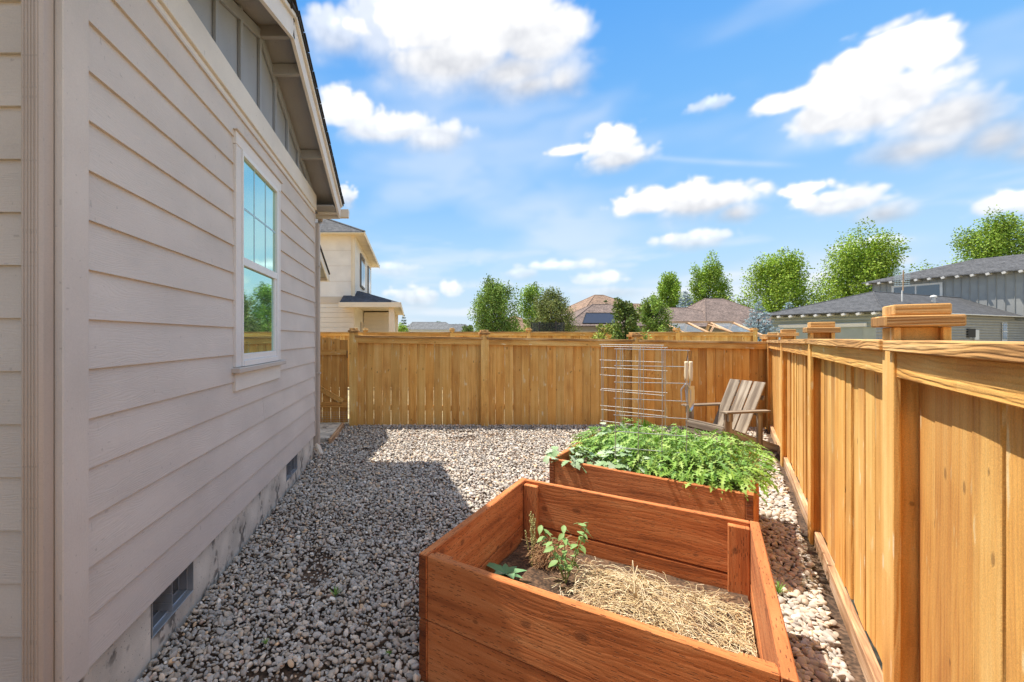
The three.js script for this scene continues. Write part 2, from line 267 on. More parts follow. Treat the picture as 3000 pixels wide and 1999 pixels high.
const shingleT = tex(1024, 1024, (u, v) => { const row = Math.floor(v * 14), x = u * 20 + (row % 2) * .37 + hash2(row, 3, 5) * .6, cell = Math.floor(x), tone = hash2(((cell % 20) + 20) % 20, row, 401) - .5, fy = v * 14 - row, edge = fy < .09 ? -.22 : 0, g = (hash2(Math.floor(u * 1024), Math.floor(v * 1024), 7) - .5) * .34, b = fbm(u * 5, v * 5, 5, 5, 409, 4) - .5; const k = .72 + tone * .2 + edge + g + b * .22; return [k, k, k]; }, true, 2.0, 2.0);
const roofing = (c) => std({ map: shingleT, bumpMap: shingleT, bumpScale: .008, color: lin(...c), roughness: .95 });
const roofGrey = roofing([.16, .162, .17]), roofDark = roofing([.085, .085, .092]), roofBrown = roofing([.36, .265, .225]), roofTan = roofing([.52, .34, .235]), roofBlue = roofing([.10, .115, .145]);
// coated window glass: mirrors the sky with a green-blue cast
const glass = new THREE.MeshPhysicalMaterial({ color: lin(.54, .80, .68), metalness: .95, roughness: .025 });
const grilleMat = std({ color: lin(.40, .62, .70), roughness: .4 });     // bars sealed between the tinted panes
const farGlass = new THREE.MeshPhysicalMaterial({ color: lin(.16, .18, .20), metalness: .6, roughness: .06 });

// ---------------------------------------------------------------- ground and the yard's bed
const fenceX = (d) => .52 + .745 * d;                // the side fence's line
const gl = (x, d) => -.05 * sstep(3.0, 6.5, x) - .01 * sstep(5, 7, d);    // gravel level
{
  const lawnT = tex(512, 512, (u, v) => { const a = fbm(u * 8, v * 8, 8, 8, 501, 5), f = vn(u * 170, v * 170, 170, 170, 503), k = .55 + a * .5 + (f - .5) * .35; return [.80 * k, .76 * k, .62 * k]; }, true, 4, 4);
  const g = new THREE.PlaneGeometry(600, 600, 1, 1).rotateX(-Math.PI / 2); const uv = g.attributes.uv; for (let i = 0; i < uv.count; i++) uv.setXY(i, uv.getX(i) * 600, uv.getY(i) * 600);
  const m = structure('ground', g, std({ map: lawnT, color: lin(.95, .90, .80), roughness: 1 })); m.position.set(0, -.14, -150);
  const dirtT = tex(512, 512, (u, v) => { const a = fbm(u * 9, v * 9, 9, 9, 521, 5), f = vn(u * 120, v * 120, 120, 120, 523), k = .35 + a * .4 + (f - .5) * .4; return [.62 * k, .52 * k, .44 * k]; }, true, 1.2, 1.2);
  const nx = 46, nz = 40, pos = [], uvs = [], idx = [];
  for (let j = 0; j <= nz; j++) for (let i = 0; i <= nx; i++) { const d = .2 + 7.3 * j / nz, x = mix(-2.6, Math.max(1.2, fenceX(d) + .1), i / nx); pos.push(x, gl(x, d) - .028 + .012 * (fbm(x * 3 + 50, d * 3 + 50, 999, 999, 77, 3) - .5), -d); uvs.push(x, d); }
  for (let j = 0; j < nz; j++) for (let i = 0; i < nx; i++) { const a = j * (nx + 1) + i, b = a + 1, c = a + nx + 1, e = c + 1; idx.push(a, b, e, a, e, c); }
  const y = new THREE.BufferGeometry(); y.setAttribute('position', new THREE.Float32BufferAttribute(pos, 3)); y.setAttribute('uv', new THREE.Float32BufferAttribute(uvs, 2)); y.setIndex(idx); y.computeVertexNormals();
  structure('soil_bed', y, std({ map: dirtT, bumpMap: dirtT, bumpScale: .01, color: lin(.95, .85, .75), roughness: 1 }));
}

// ---------------------------------------------------------------- the house
const WALL = -1.172;                                  // sheathing face of the side wall
const ROW = .178, ROW0 = .268;                        // siding course
{
  const D0 = 1.47, D1 = 5.235;                          // near and far ends of the side wall
  const house = thing('house', 'beige house with horizontal lap siding, white window and shaded gable along the gravel', 'house', [-1.16, 0, -D0]);
  const ox = 1.16, oz = D0;
  const add = (parent, name, geo, mat) => part(parent, name, geo.translate(ox, 0, oz), mat);
  const r = rng(7);
  // plank: a tilted board lapping the one below; runs along forward distance d0..d1 on the side wall
  const profile = (h) => { const s = new THREE.Shape(); s.moveTo(.0075, 0); s.lineTo(.0235, 0); s.lineTo(.0242, .001); s.lineTo(.010, h); s.lineTo(0, h); s.closePath(); return s; };
  const plank = (len, h = .19) => { const g = new THREE.ExtrudeGeometry(profile(h), { depth: len, bevelEnabled: false, steps: 1 }); const uv = g.attributes.uv, a = r(), b = r() * 3; for (let i = 0; i < uv.count; i++) uv.setXY(i, uv.getX(i) + a, uv.getY(i) + b); return g; };
  const sideWall = holder(house, 'side_wall'), frontWall = holder(house, 'front_wall');
  const wz0 = 2.84, wz1 = 3.815, wy0 = 1.25, wy1 = 2.80;           // the window's casing, outer
  for (let k = 0; k < 16; k++) {
    const y = ROW0 + k * ROW, runs = (y + .02 > wy0 && y + ROW - .02 < wy1) ? [[D0 + .07, wz0 + .02], [wz1 - .02, D1]] : [[D0 + .07, D1]];
    let list = runs;
    if (k === 3) list = [[D0 + .07, 3.42], [3.422, D1]];
    if (k === 11 || k === 14) list = runs.length > 1 ? runs : [[D0 + .07, 2.2 + k * .06], [2.202 + k * .06, D1]];
    for (const [a, b] of list) add(sideWall, 'siding_plank', plank(b - a).translate(WALL, y, -b), r() < .5 ? sidingMat : sidingMat2);
    add(frontWall, 'siding_plank', plank(3.2).rotateY(-Math.PI / 2).translate(WALL - .07, y, -D0 - .012), r() < .5 ? sidingMat : sidingMat2);
  }
  for (let k = 16; k < 19; k++) add(frontWall, 'siding_plank', plank(3.2).rotateY(-Math.PI / 2).translate(WALL - .07, ROW0 + k * ROW, -D0 - .012), sidingMat);
  add(house, 'wall_core', span(-6, WALL, .262, 3.0, D0 + .02, D1 - .012, 'y', .001), sidingMat);
  // corner boards
  add(house, 'corner_board', span(WALL, -1.142, .262, 2.965, 1.431, 1.548, 'y', .003, .3), cornerMat);
  add(house, 'corner_board', span(-1.285, WALL - .002, .262, 3.3, 1.433, D0, 'y', .003, .1), cornerMat);
  add(house, 'corner_board', span(WALL - .03, -1.148, .262, 2.965, D1, D1 + .03, 'y', .003), cornerMat);
  // frieze trim under the gable
  add(house, 'frieze_board', span(WALL, -1.132, 2.985, 3.163, 1.43, D1 + .025, 'z', .003, .2), creamTrim);
  add(house, 'frieze_board', span(WALL, -1.149, 2.945, 2.983, 1.55, D1 + .02, 'z', .003, .5), creamTrim);
  // gable: panel, battens, soffit, lookouts, rake boards, roof
  const AP = 3.353, PITCH = .35, RB = (d) => EYE + 2.30 - PITCH * Math.abs(d - AP);      // underside of the rake board
  const gb = holder(house, 'gable');
  const T = .19, e0 = 1.09, e1 = 5.60;
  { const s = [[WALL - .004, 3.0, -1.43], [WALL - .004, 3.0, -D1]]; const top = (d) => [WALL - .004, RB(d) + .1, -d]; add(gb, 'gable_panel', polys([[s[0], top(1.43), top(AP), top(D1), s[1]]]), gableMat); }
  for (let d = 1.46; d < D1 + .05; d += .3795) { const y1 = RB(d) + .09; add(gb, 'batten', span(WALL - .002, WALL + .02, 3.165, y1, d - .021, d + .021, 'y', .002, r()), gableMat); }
  for (const [a, b] of [[AP, D1 + .02], [AP, 1.43]]) {       // frieze slope under the soffit
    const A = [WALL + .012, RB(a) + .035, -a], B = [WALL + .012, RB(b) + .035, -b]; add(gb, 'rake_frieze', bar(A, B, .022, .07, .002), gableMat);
  }
  const slope = Math.atan(PITCH);
  const slab = (x0, x1, da, db, y, t) => {             // a tilted slab following the rake between da and db, its underside y above the rake board's underside
    const L = Math.abs(db - da) / Math.cos(slope), g = board(x1 - x0, t, L, 'z', .002, r(), r()), s = Math.sign(db - da); g.rotateX(s > 0 ? -slope : slope);
    const m = (da + db) / 2; return g.translate((x0 + x1) / 2, RB(m) + y + t / 2 / Math.cos(slope), -m);
  };
  for (const [a, b] of [[AP, e1], [AP, e0]]) {
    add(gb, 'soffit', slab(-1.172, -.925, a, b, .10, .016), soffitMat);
    add(gb, 'rake_board', slab(-.925, -.897, a, b, 0, .165), whiteTrim);
    add(gb, 'drip_edge', slab(-.896, -.874, a, b, .15, .03), creamTrim);
  }
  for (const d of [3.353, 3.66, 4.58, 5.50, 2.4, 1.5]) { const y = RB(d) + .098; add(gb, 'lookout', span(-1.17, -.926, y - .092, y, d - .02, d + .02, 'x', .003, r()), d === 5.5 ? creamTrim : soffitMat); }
  const roof = holder(house, 'roof');
  for (const [a, b] of [[AP + .0, e1 + .03], [AP - .0, e0 - .03]]) { add(roof, 'shingle_slope', slab(-7, -.862, a, b, .186, .028), roofDark); for (let k = 0; k < 14; k++) { const d = mix(b, a, (k + .5) / 14); add(roof, 'shingle_course', slab(-1.1, -.853 + .004 * r(), d - .078, d + .078, .216, .008), roofDark); } }
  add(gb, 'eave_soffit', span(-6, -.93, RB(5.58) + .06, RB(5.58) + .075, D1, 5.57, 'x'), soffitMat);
  add(gb, 'eave_fascia', span(-6, -.9, RB(5.58), RB(5.58) + .17, 5.575, 5.6, 'x'), creamTrim);
  const gut = holder(house, 'gutter');
  { const s = new THREE.Shape(); s.moveTo(0, 0); s.lineTo(.075, 0); s.quadraticCurveTo(.078, .05, .112, .07); s.lineTo(.112, .1); s.lineTo(0, .1); s.closePath(); const g = new THREE.ExtrudeGeometry(s, { depth: 5, bevelEnabled: false }); g.rotateY(Math.PI / 2).translate(-5.80, RB(5.6) + .035, -5.602); add(gut, 'gutter_trough', g, creamMetal); }
  // far downspout: drop from the gutter, elbow to the corner, pipe, kick-out at the ground
  const pipe = (pts, w, t, mat, parent, name) => { for (let i = 0; i + 1 < pts.length; i++) add(parent, name, bar(pts[i], pts[i + 1], w, t, .012), mat); };
  const ds = holder(house, 'downspout'); pipe([[-1.165, 3.02, -5.64], [-1.165, 2.90, -5.64]], .06, .05, pipePaint, ds, 'pipe'); pipe([[-1.165, 2.93, -5.655], [-1.142, 2.80, -5.30]], .064, .05, pipePaint, ds, 'elbow'); pipe([[-1.14, 2.84, -5.30], [-1.14, .13, -5.30]], .078, .056, pipePaint, ds, 'pipe'); pipe([[-1.14, .15, -5.30], [-1.06, .055, -5.17]], .06, .05, creamMetal, ds, 'elbow');
  for (const y of [2.3, 1.0]) add(ds, 'strap', span(-1.186, -1.094, y, y + .025, 5.265, 5.335, 'x'), pipePaint);
  // unseen cover added behind and left of the viewer to darken the front wall
  const pc = holder(house, 'added_shade_cover'); add(pc, 'shade_roof', span(-6, -1.9, 3.02, 3.14, -1.9, 1.42, 'x'), soffitMat); add(pc, 'shade_beam', span(-6, -1.92, 2.82, 3.018, -1.85, -1.7, 'x'), cedar[2]);
  for (const x of [-2.0, -3.9, -5.8]) add(pc, 'shade_post', span(x - .07, x + .07, 0, 2.818, -1.85, -1.71, 'y'), cedar[2]);
  // near downspout with fluted face beside the corner
  const dn = holder(house, 'downspout');
  add(dn, 'pipe', span(-1.238, -1.168, .02, 4.2, 1.377, 1.4315, 'y', .008), metalPaint);
  for (let k = 0; k < 5; k++) add(dn, 'flute', span(-1.2275 + k * .0105, -1.2225 + k * .0105, .02, 4.2, 1.3735, 1.3785, 'y', .0022), metalPaint);
  // foundation with two crawl-space vents
  const fd = holder(house, 'foundation'), vents = [[1.963, 2.345], [4.10, 4.50]];
  for (const [a, b] of [[1.44, vents[0][0]], [vents[0][1], vents[1][0]], [vents[1][1], D1 + .02]]) add(fd, 'foundation_wall', span(-1.45, -1.170, -.16, .275, a, b, 'z', .002, r()), concrete);
  for (const [a, b] of vents) {
    add(fd, 'foundation_wall', span(-1.45, -1.1704, -.16, .088, a + .001, b - .001, 'z', .002, r()), concrete);
    const v = holder(house, 'crawl_vent'), m = (a + b) / 2;
    add(v, 'vent_sill', span(-1.36, -1.166, .0885, .0925, a + .003, b - .003, 'z', .001), galvanised);
    for (const x of [-1.20, -1.245, -1.30]) add(v, 'vent_rib', span(x - .003, x + .003, .0927, .099, a + .004, b - .004, 'z', .001), galvanised);
    add(v, 'vent_back', span(-1.40, -1.365, .088, .28, a, b, 'z', .001), darkIron);
    for (const d of [a + .004, b - .008]) { add(v, 'vent_side', span(-1.36, -1.166, .093, .275, d, d + .004, 'y', .001), galvanised); for (const x of [-1.20, -1.245, -1.30]) add(v, 'vent_rib', span(x - .003, x + .003, .1, .27, d - (d < m ? -.0045 : .0045), d - (d < m ? -.0085 : .0005), 'y', .001), galvanised); }
    add(v, 'vent_divider', span(-1.34, -1.178, .0935, .272, m - .002, m + .002, 'y', .001), galvanised);
    for (const y of [.13, .18, .225]) add(v, 'vent_rib', span(-1.335, -1.182, y, y + .005, m - .006, m - .0025, 'x', .001), galvanised);
  }
  // the window: casing, sill, apron, vinyl frame, two sashes, bars between the panes
  const w = holder(house, 'window'), XW = -1.158;                 // in front of the plank faces
  add(w, 'side_casing', span(WALL + .002, -1.136, wy0 + .002, wy1 - .085, wz0, wz0 + .092, 'y', .003), whiteTrim);
  add(w, 'side_casing', span(WALL + .002, -1.136, wy0 + .002, wy1 - .085, wz1 - .086, wz1, 'y', .003), whiteTrim);
  add(w, 'head_casing', span(WALL + .002, -1.134, wy1 - .084, wy1, wz0 - .004, wz1 + .004, 'z', .003), whiteTrim);
  add(w, 'drip_cap', span(WALL + .002, -1.120, wy1 + .001, wy1 + .008, wz0 - .02, wz1 + .02, 'z', .002), sidingMat);
  add(w, 'sill', span(WALL + .002, -1.098, wy0 - .034, wy0, wz0 - .035, wz1 + .035, 'z', .004), sidingWarm);
  add(w, 'apron', span(WALL + .002, -1.138, wy0 - .155, wy0 - .036, wz0, wz1, 'z', .003), creamTrim);
  const a = wz0 + .093, b = wz1 - .087, y0 = wy0 + .003, y1 = wy1 - .086;
  add(w, 'frame', span(XW, -1.128, y0, y1, a, a + .018, 'y', .002), whiteVinyl); add(w, 'frame', span(XW, -1.128, y0, y1, b - .034, b, 'y', .002), whiteVinyl);
  add(w, 'frame', span(XW, -1.128, y1 - .032, y1, a + .0185, b - .0345, 'z', .002), whiteVinyl); add(w, 'frame', span(XW, -1.122, y0, y0 + .04, a + .0185, b - .0345, 'z', .002), whiteVinyl);
  const ym = EYE + .52, sa = a + .019, sb = b - .035;
  add(w, 'meeting_rail', span(XW, -1.130, ym - .03, ym + .025, sa, sb, 'z', .002), whiteVinyl);
  add(w, 'sash_rail', span(XW, -1.136, y0 + .0405, y0 + .085, sa, sb, 'z', .002), whiteVinyl);
  add(w, 'sash_stile', span(XW, -1.137, y0 + .0855, ym - .0305, sb - .045, sb, 'y', .002), whiteVinyl);
  add(w, 'upper_pane', span(XW, -1.1485, ym + .0255, y1 - .0325, sa, sb, 'y', .0005), glass);
  add(w, 'lower_pane', span(XW, -1.1505, y0 + .0855, ym - .0305, sa, sb - .0455, 'y', .0005), glass);
  for (const q of [1 / 3, 2 / 3]) { const d = mix(sa, sb, q); add(w, 'grille_bar', span(-1.148, -1.1465, ym + .026, y1 - .033, d - .007, d + .007, 'y', .0005), grilleMat); }
  { const y = (ym + .0255 + y1 - .0325) / 2; add(w, 'grille_bar', span(-1.148, -1.1467, y - .007, y + .007, sa, sb, 'z', .0005), grilleMat); }
  // a small gabled wing further on, set back, with its own eave
  const wing = holder(house, 'rear_wing'), wAP = 7.0, wR = (d) => EYE + 1.95 - .40 * Math.abs(d - wAP);
  { const y = .02, xw = -1.96, P = (x, yy, d) => [x, yy, -d]; const f = [P(xw, y, 5.2), P(xw, y, 8.75), P(xw, wR(8.75) + .05, 8.75), P(xw, wR(wAP) + .05, wAP), P(xw, wR(5.2) + .05, 5.2)]; add(wing, 'wing_wall', polys([f, [P(-6, y, 8.75), P(xw, y, 8.75), P(xw, wR(8.75) + .05, 8.75), P(-6, wR(8.75) + .05, 8.75)]]), sidingMat); }
  const wslope = Math.atan(.40), wslab = (x0, x1, da, db, yy, t) => { const L = Math.abs(db - da) / Math.cos(wslope), g = board(x1 - x0, t, L, 'z', .002), s = Math.sign(db - da); g.rotateX(s > 0 ? -wslope : wslope); const m = (da + db) / 2; return g.translate((x0 + x1) / 2, wR(m) + yy + t / 2 / Math.cos(wslope), -m); };
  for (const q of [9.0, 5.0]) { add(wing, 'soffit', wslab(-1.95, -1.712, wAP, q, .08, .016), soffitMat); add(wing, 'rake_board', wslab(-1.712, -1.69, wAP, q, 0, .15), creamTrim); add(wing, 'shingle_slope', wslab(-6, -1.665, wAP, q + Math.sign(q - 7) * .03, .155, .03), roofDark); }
  add(wing, 'gutter_trough', span(-5, -1.68, wR(9) + .02, wR(9) + .12, 9.0, 9.1, 'x'), creamMetal);
}

// ---------------------------------------------------------------- cedar fences: pickets behind a rail, a flat cap rail, posts faced with trim and topped by two blocks
// local frame: x along the fence, +z towards the viewer's side, z = 0 the face of the post trim
const picketGeo = []; { const q = rng(61); for (let k = 0; k < 14; k++) picketGeo.push(board(.139, 1, .018, 'y', .002, q() * 1.1, q() * 2.2)); }
const blockBig = [0, 1, 2].map(k => board(.178, .037, .178, k % 2 ? 'x' : 'z', .004, k * .17, k * .31)), blockTop = [0, 1, 2].map(k => board(.13, .037, .13, 'z', .004, k * .23, k * .11));
function fence(o) {
  const { root, posts, top, base, seed, kick, gapMin = .001, gapMax = .006, trimW = .138, extend = 0 } = o, r = rng(seed), pick = (l) => l[Math.floor(r() * l.length)];
  posts.forEach((x, i) => {
    const yb = base(x) - .1, yt = top(x) + .045, post = holder(root, 'post');
    part(post, 'core', board(.089, yt - yb, .089, 'y', .003, r(), r()), pick(cedar), [x, (yb + yt) / 2, -.0645]);
    part(post, 'trim_board', board(trimW, yt - yb - .002, .0185, 'y', .002, r(), r()), pick(cedar), [x, (yb + yt) / 2, -.0095]);
    part(post, 'trim_board', board(trimW, yt - yb - .002, .0185, 'y', .002, r(), r()), pick(cedar), [x, (yb + yt) / 2, -.1195]);
    part(post, 'cap_block', pick(blockBig), pick(capWood), [x, yt + .0195, -.0645], [0, (r() - .5) * .05, 0]);
    part(post, 'cap_block', pick(blockTop), pick(capWood), [x + (r() - .5) * .006, yt + .0575, -.0645], [0, (r() - .5) * .05, 0]);
  });
  for (let i = 0; i + 1 < posts.length; i++) {
    const a = posts[i] + .046, b = posts[i + 1] - .046, m = (a + b) / 2, L = b - a, tilt = Math.atan2(top(b) - top(a), L), yt = top(m);
    part(root, 'cap_rail', board(L + .03, .037, .138, 'x', .003, r(), r()), pick(capWood), [m, yt - .0185, -.052 + (r() - .5) * .004], [0, 0, tilt]);
    part(root, 'rail', board(L - .004, .088, .05, 'x', .003, r(), r()), pick(cedar), [m, yt - .037 - .0455, -.033], [0, 0, tilt]);
    part(root, 'rail', board(L - .004, .088, .037, 'x', .003, r(), r()), pick(cedar), [m, base((a + b) / 2) + .30, -.1], [0, 0, tilt]);
    if (o.clips) for (const q of [a + .006, b - .006]) part(root, 'bracket', board(.004, .07, .03, 'y', .0005), galvanised, [q, yt - .08, -.0215]);
    let x = a + .004;
    while (x < b - .03) {
      const w = Math.min(.139, b - x), y1 = top(x) - .0385, y0 = base(x) + .012 + (kick ? .06 : 0) + r() * .012;
      const p = part(root, 'picket', pick(picketGeo), pick(cedar), [x + w / 2, (y0 + y1) / 2, -.0690 + (r() - .5) * (o.rough ?? .006)], [(r() - .5) * .003, (r() - .5) * (o.rough ?? .006) * 4, (r() - .5) * .0035]);
      p.scale.set(w / .139, y1 - y0, 1); x += w + gapMin + r() * (gapMax - gapMin);
    }
    if (kick) part(root, 'kick_board', board(L, .12, .037, 'x', .003, r(), r()), palewood, [m, base(m) + .015, -.0405], [0, 0, 0]);
  }
}
const BACK = 7.2;
{
  // back fence: square to the house, falling a little to the right
  const f = thing('back_fence', 'cedar board fence with light slits closing the far end of the yard', 'fence', [-.943, 0, -BACK]);
  const T = (x) => 1.485 - .0155 * x, B = (x) => gl(x - .943, BACK) - .02;
  fence({ root: f, posts: [0, 2.174, 4.683, 6.93], top: T, base: B, seed: 21, clips: true, gapMin: .002, gapMax: .007 });
  // side fence: from the far corner past the camera; its inner face turned to the sun
  const dir = new THREE.Vector2(.609, .793), s = thing('side_fence', 'sunlit cedar fence with stepped post caps running along the planters', 'fence', [fenceX(BACK) + .02, 0, -BACK], 53.3 * Math.PI / 180 + Math.PI);
  fence({ root: s, posts: [.12, 2.64, 5.04, 7.07, 9.5], top: (x) => 1.405 + .035 * sstep(0, 6, x), base: (x) => -.05 * sstep(4, 0, x) - .005, seed: 33, kick: true, gapMin: .003, gapMax: .009, rough: .015 });
  // the neighbours' fences beyond
  const n = thing('neighbor_fence', 'cedar fence of the yard beyond the back fence, only its top rail and caps showing', 'fence', [-6.2, 0, -13.5]);
  fence({ root: n, posts: [0, 2.4, 4.8, 7.5, 9.88, 12.2, 14.5, 16.9], top: () => 1.62, base: () => -.12, seed: 45, gapMin: .001, gapMax: .004 });
}
{
  // gate between the back fence and the house
  const g = thing('gate', 'dark cedar gate with arched top and diagonal brace beside the downspout', 'gate', [-1.035, 0, -BACK - .04]), r = rng(91);
  const yTop = (x) => 1.405 + .13 * sstep(0, .95, -x);
  let x = -.012; while (x > -.95) { const w = .137, y1 = yTop(x - w / 2), y0 = .03; const p = part(g, 'gate_board', picketGeo[Math.floor(r() * 14)], cedar[[2, 4, 0][Math.floor(r() * 3)]], [x - w / 2, (y0 + y1) / 2, -.03], [0, 0, (r() - .5) * .004]); p.scale.set(w / .139, y1 - y0, 1); x -= w + .006; }
  part(g, 'rail', board(.93, .088, .036, 'x', .003, .2), cedar[2], [-.48, 1.20, .0]); part(g, 'rail', board(.93, .088, .036, 'x', .003, .5), cedar[2], [-.48, .33, .0]);
  part(g, 'brace', bar([-.93, .86, .001], [-.09, .38, .001], .088, .034, .003, .7), cedar[4]);
  for (let k = 0; k < 19; k++) part(g, 'mesh_wire', rod([-.03 - k * .05, .02, .022], [-.03 - k * .05, .22, .022], .0012), wireMat);
  for (let k = 0; k < 6; k++) part(g, 'mesh_wire', rod([-.95, .03 + k * .036, .024], [-.02, .03 + k * .036, .024], .0012), wireMat);
  part(g, 'latch', board(.012, .12, .02, 'y', .003), darkIron, [-.012, 1.17, .028]);
}
{
  const s = solo('concrete_step', span(-1.95, -1.12, -.1, .05, 6.05, 7.1, 'x', .006), concrete, 'small grey concrete slab in front of the gate', 'concrete slab');
  solo('edging_board', span(-1.118, -1.078, -.06, .065, 5.95, 7.08, 'z', .004, .3), palewood, 'short pale timber edging beside the concrete slab at the gate', 'edging');
}

// ---------------------------------------------------------------- raised beds
const endGrain = std({ ...redT, color: lin(.42, .34, .30), roughness: .95, bumpScale: .004 });       // dark, rough, weathered sawn ends
function raisedBed(label, [x, d], turn, size, top, rows, seed) {
  const b = thing('raised_bed', label, 'planter', [x, 0, -d], turn, undefined), r = rng(seed), t = .038, pick = () => redwood[Math.floor(r() * redwood.length)], h = (top + .03) / rows, S = size;
  for (let k = 0; k < rows; k++) {
    const y0 = -.03 + k * h + .003, y1 = y0 + h - .006, y = (y0 + y1) / 2, j = () => (r() - .5) * .005;
    for (const [nm, zz] of [['front_board', -t / 2 - .004], ['back_board', -S + t / 2 + .004]]) part(b, nm, board(S - 2 * t - .003, y1 - y0, t, 'x', .004, r(), r()), pick(), [S / 2, y + j(), zz + j()], [0, 0, j() * .4]);
    for (const xx of [t / 2, S - t / 2]) { const q = j(), sb = part(b, 'side_board', board(t, y1 - y0, S, 'z', .004, r(), r()), pick(), [xx + j(), y + q + .001, -S / 2], [j() * .4, 0, 0]); part(sb, 'end_grain', board(t - .004, y1 - y0 - .006, .003, 'x', .001, r(), r()), endGrain, [0, 0, S / 2 + .001]); }
  }
  for (const [px, pz] of [[t + .047, -t - .024], [S - t - .047, -t - .024], [t + .047, -S + t + .024], [S - t - .047, -S + t + .024]]) part(b, 'corner_post', board(.088, top - .02 + r() * .012, .038, 'y', .004, r(), r()), pick(), [px, (top - .02) / 2, pz]);
  return b;
}
const BED1 = { x: .035, d: 1.86, turn: -34.7 * Math.PI / 180, s: 1.225, top: .53 }, BED2 = { x: 1.067, d: 3.345, turn: -39.8 * Math.PI / 180, s: 1.235, top: .525 };
raisedBed('reddish stained timber bed holding straw and a few weeds', [BED1.x, BED1.d], BED1.turn, BED1.s, BED1.top, 2, 5);
raisedBed('reddish stained timber bed full of green vegetable plants', [BED2.x, BED2.d], BED2.turn, BED2.s, BED2.top, 2, 9);
const inBed = (B, u, v) => [B.x + Math.cos(B.turn) * u - Math.sin(B.turn) * v * 1, B.d + Math.cos(B.turn) * v + Math.sin(B.turn) * u];     // u along the front, v to the back -> world x, forward d
// soil in both
{
  const soilT = tex(512, 512, (u, v) => { const a = fbm(u * 9, v * 9, 9, 9, 621, 5), f = vn(u * 90, v * 90, 90, 90, 623), k = .3 + a * .5 + (f - .5) * .35; return [.66 * k, .53 * k, .42 * k]; }, true, .8, .8);
  const soilM = std({ map: soilT, bumpMap: soilT, bumpScale: .012, color: lin(1, .9, .8), roughness: 1 });
  const soil = (B, hf) => { const n = 40, pos = [], uv = [], idx = [], m = .05; for (let j = 0; j <= n; j++) for (let i = 0; i <= n; i++) { const u = mix(m, B.s - m, i / n), v = mix(m, B.s - m, j / n), [x, d] = inBed(B, u, v); pos.push(x, hf(u, v), -d); uv.push(u, v); } for (let j = 0; j < n; j++) for (let i = 0; i < n; i++) { const a = j * (n + 1) + i, c = a + n + 1; idx.push(a, a + 1, c + 1, a, c + 1, c); } const g = new THREE.BufferGeometry(); g.setAttribute('position', new THREE.Float32BufferAttribute(pos, 3)); g.setAttribute('uv', new THREE.Float32BufferAttribute(uv, 2)); g.setIndex(idx); g.computeVertexNormals(); return g; };
  const s1 = solo('bed_soil', soil(BED1, (u, v) => soil1(u, v)), soilM, 'dry brown soil inside the bed with straw', 'soil'); s1.userData.kind = 'stuff';
  const s2 = solo('bed_soil', soil(BED2, (u, v) => .41 + .03 * fbm(u * 6, v * 6, 99, 99, 7, 3)), soilM, 'dark soil under the leafy plants in the far bed', 'soil'); s2.userData.kind = 'stuff';
}
function soil1(u, v) { return .13 + .05 * fbm(u * 5, v * 5, 99, 99, 3, 4) + .02 * u; }

{
  // unseen fence added behind the camera to warm and dim the front wall
  const n = thing('added_rear_fence', 'unseen cedar fence added behind the viewer to bounce warm light', 'fence', [.2, 0, 2.9], Math.PI);
  fence({ root: n, posts: [-2.4, 0, 2.4, 4.8, 7.2], top: () => 1.45, base: () => -.12, seed: 57 });
}

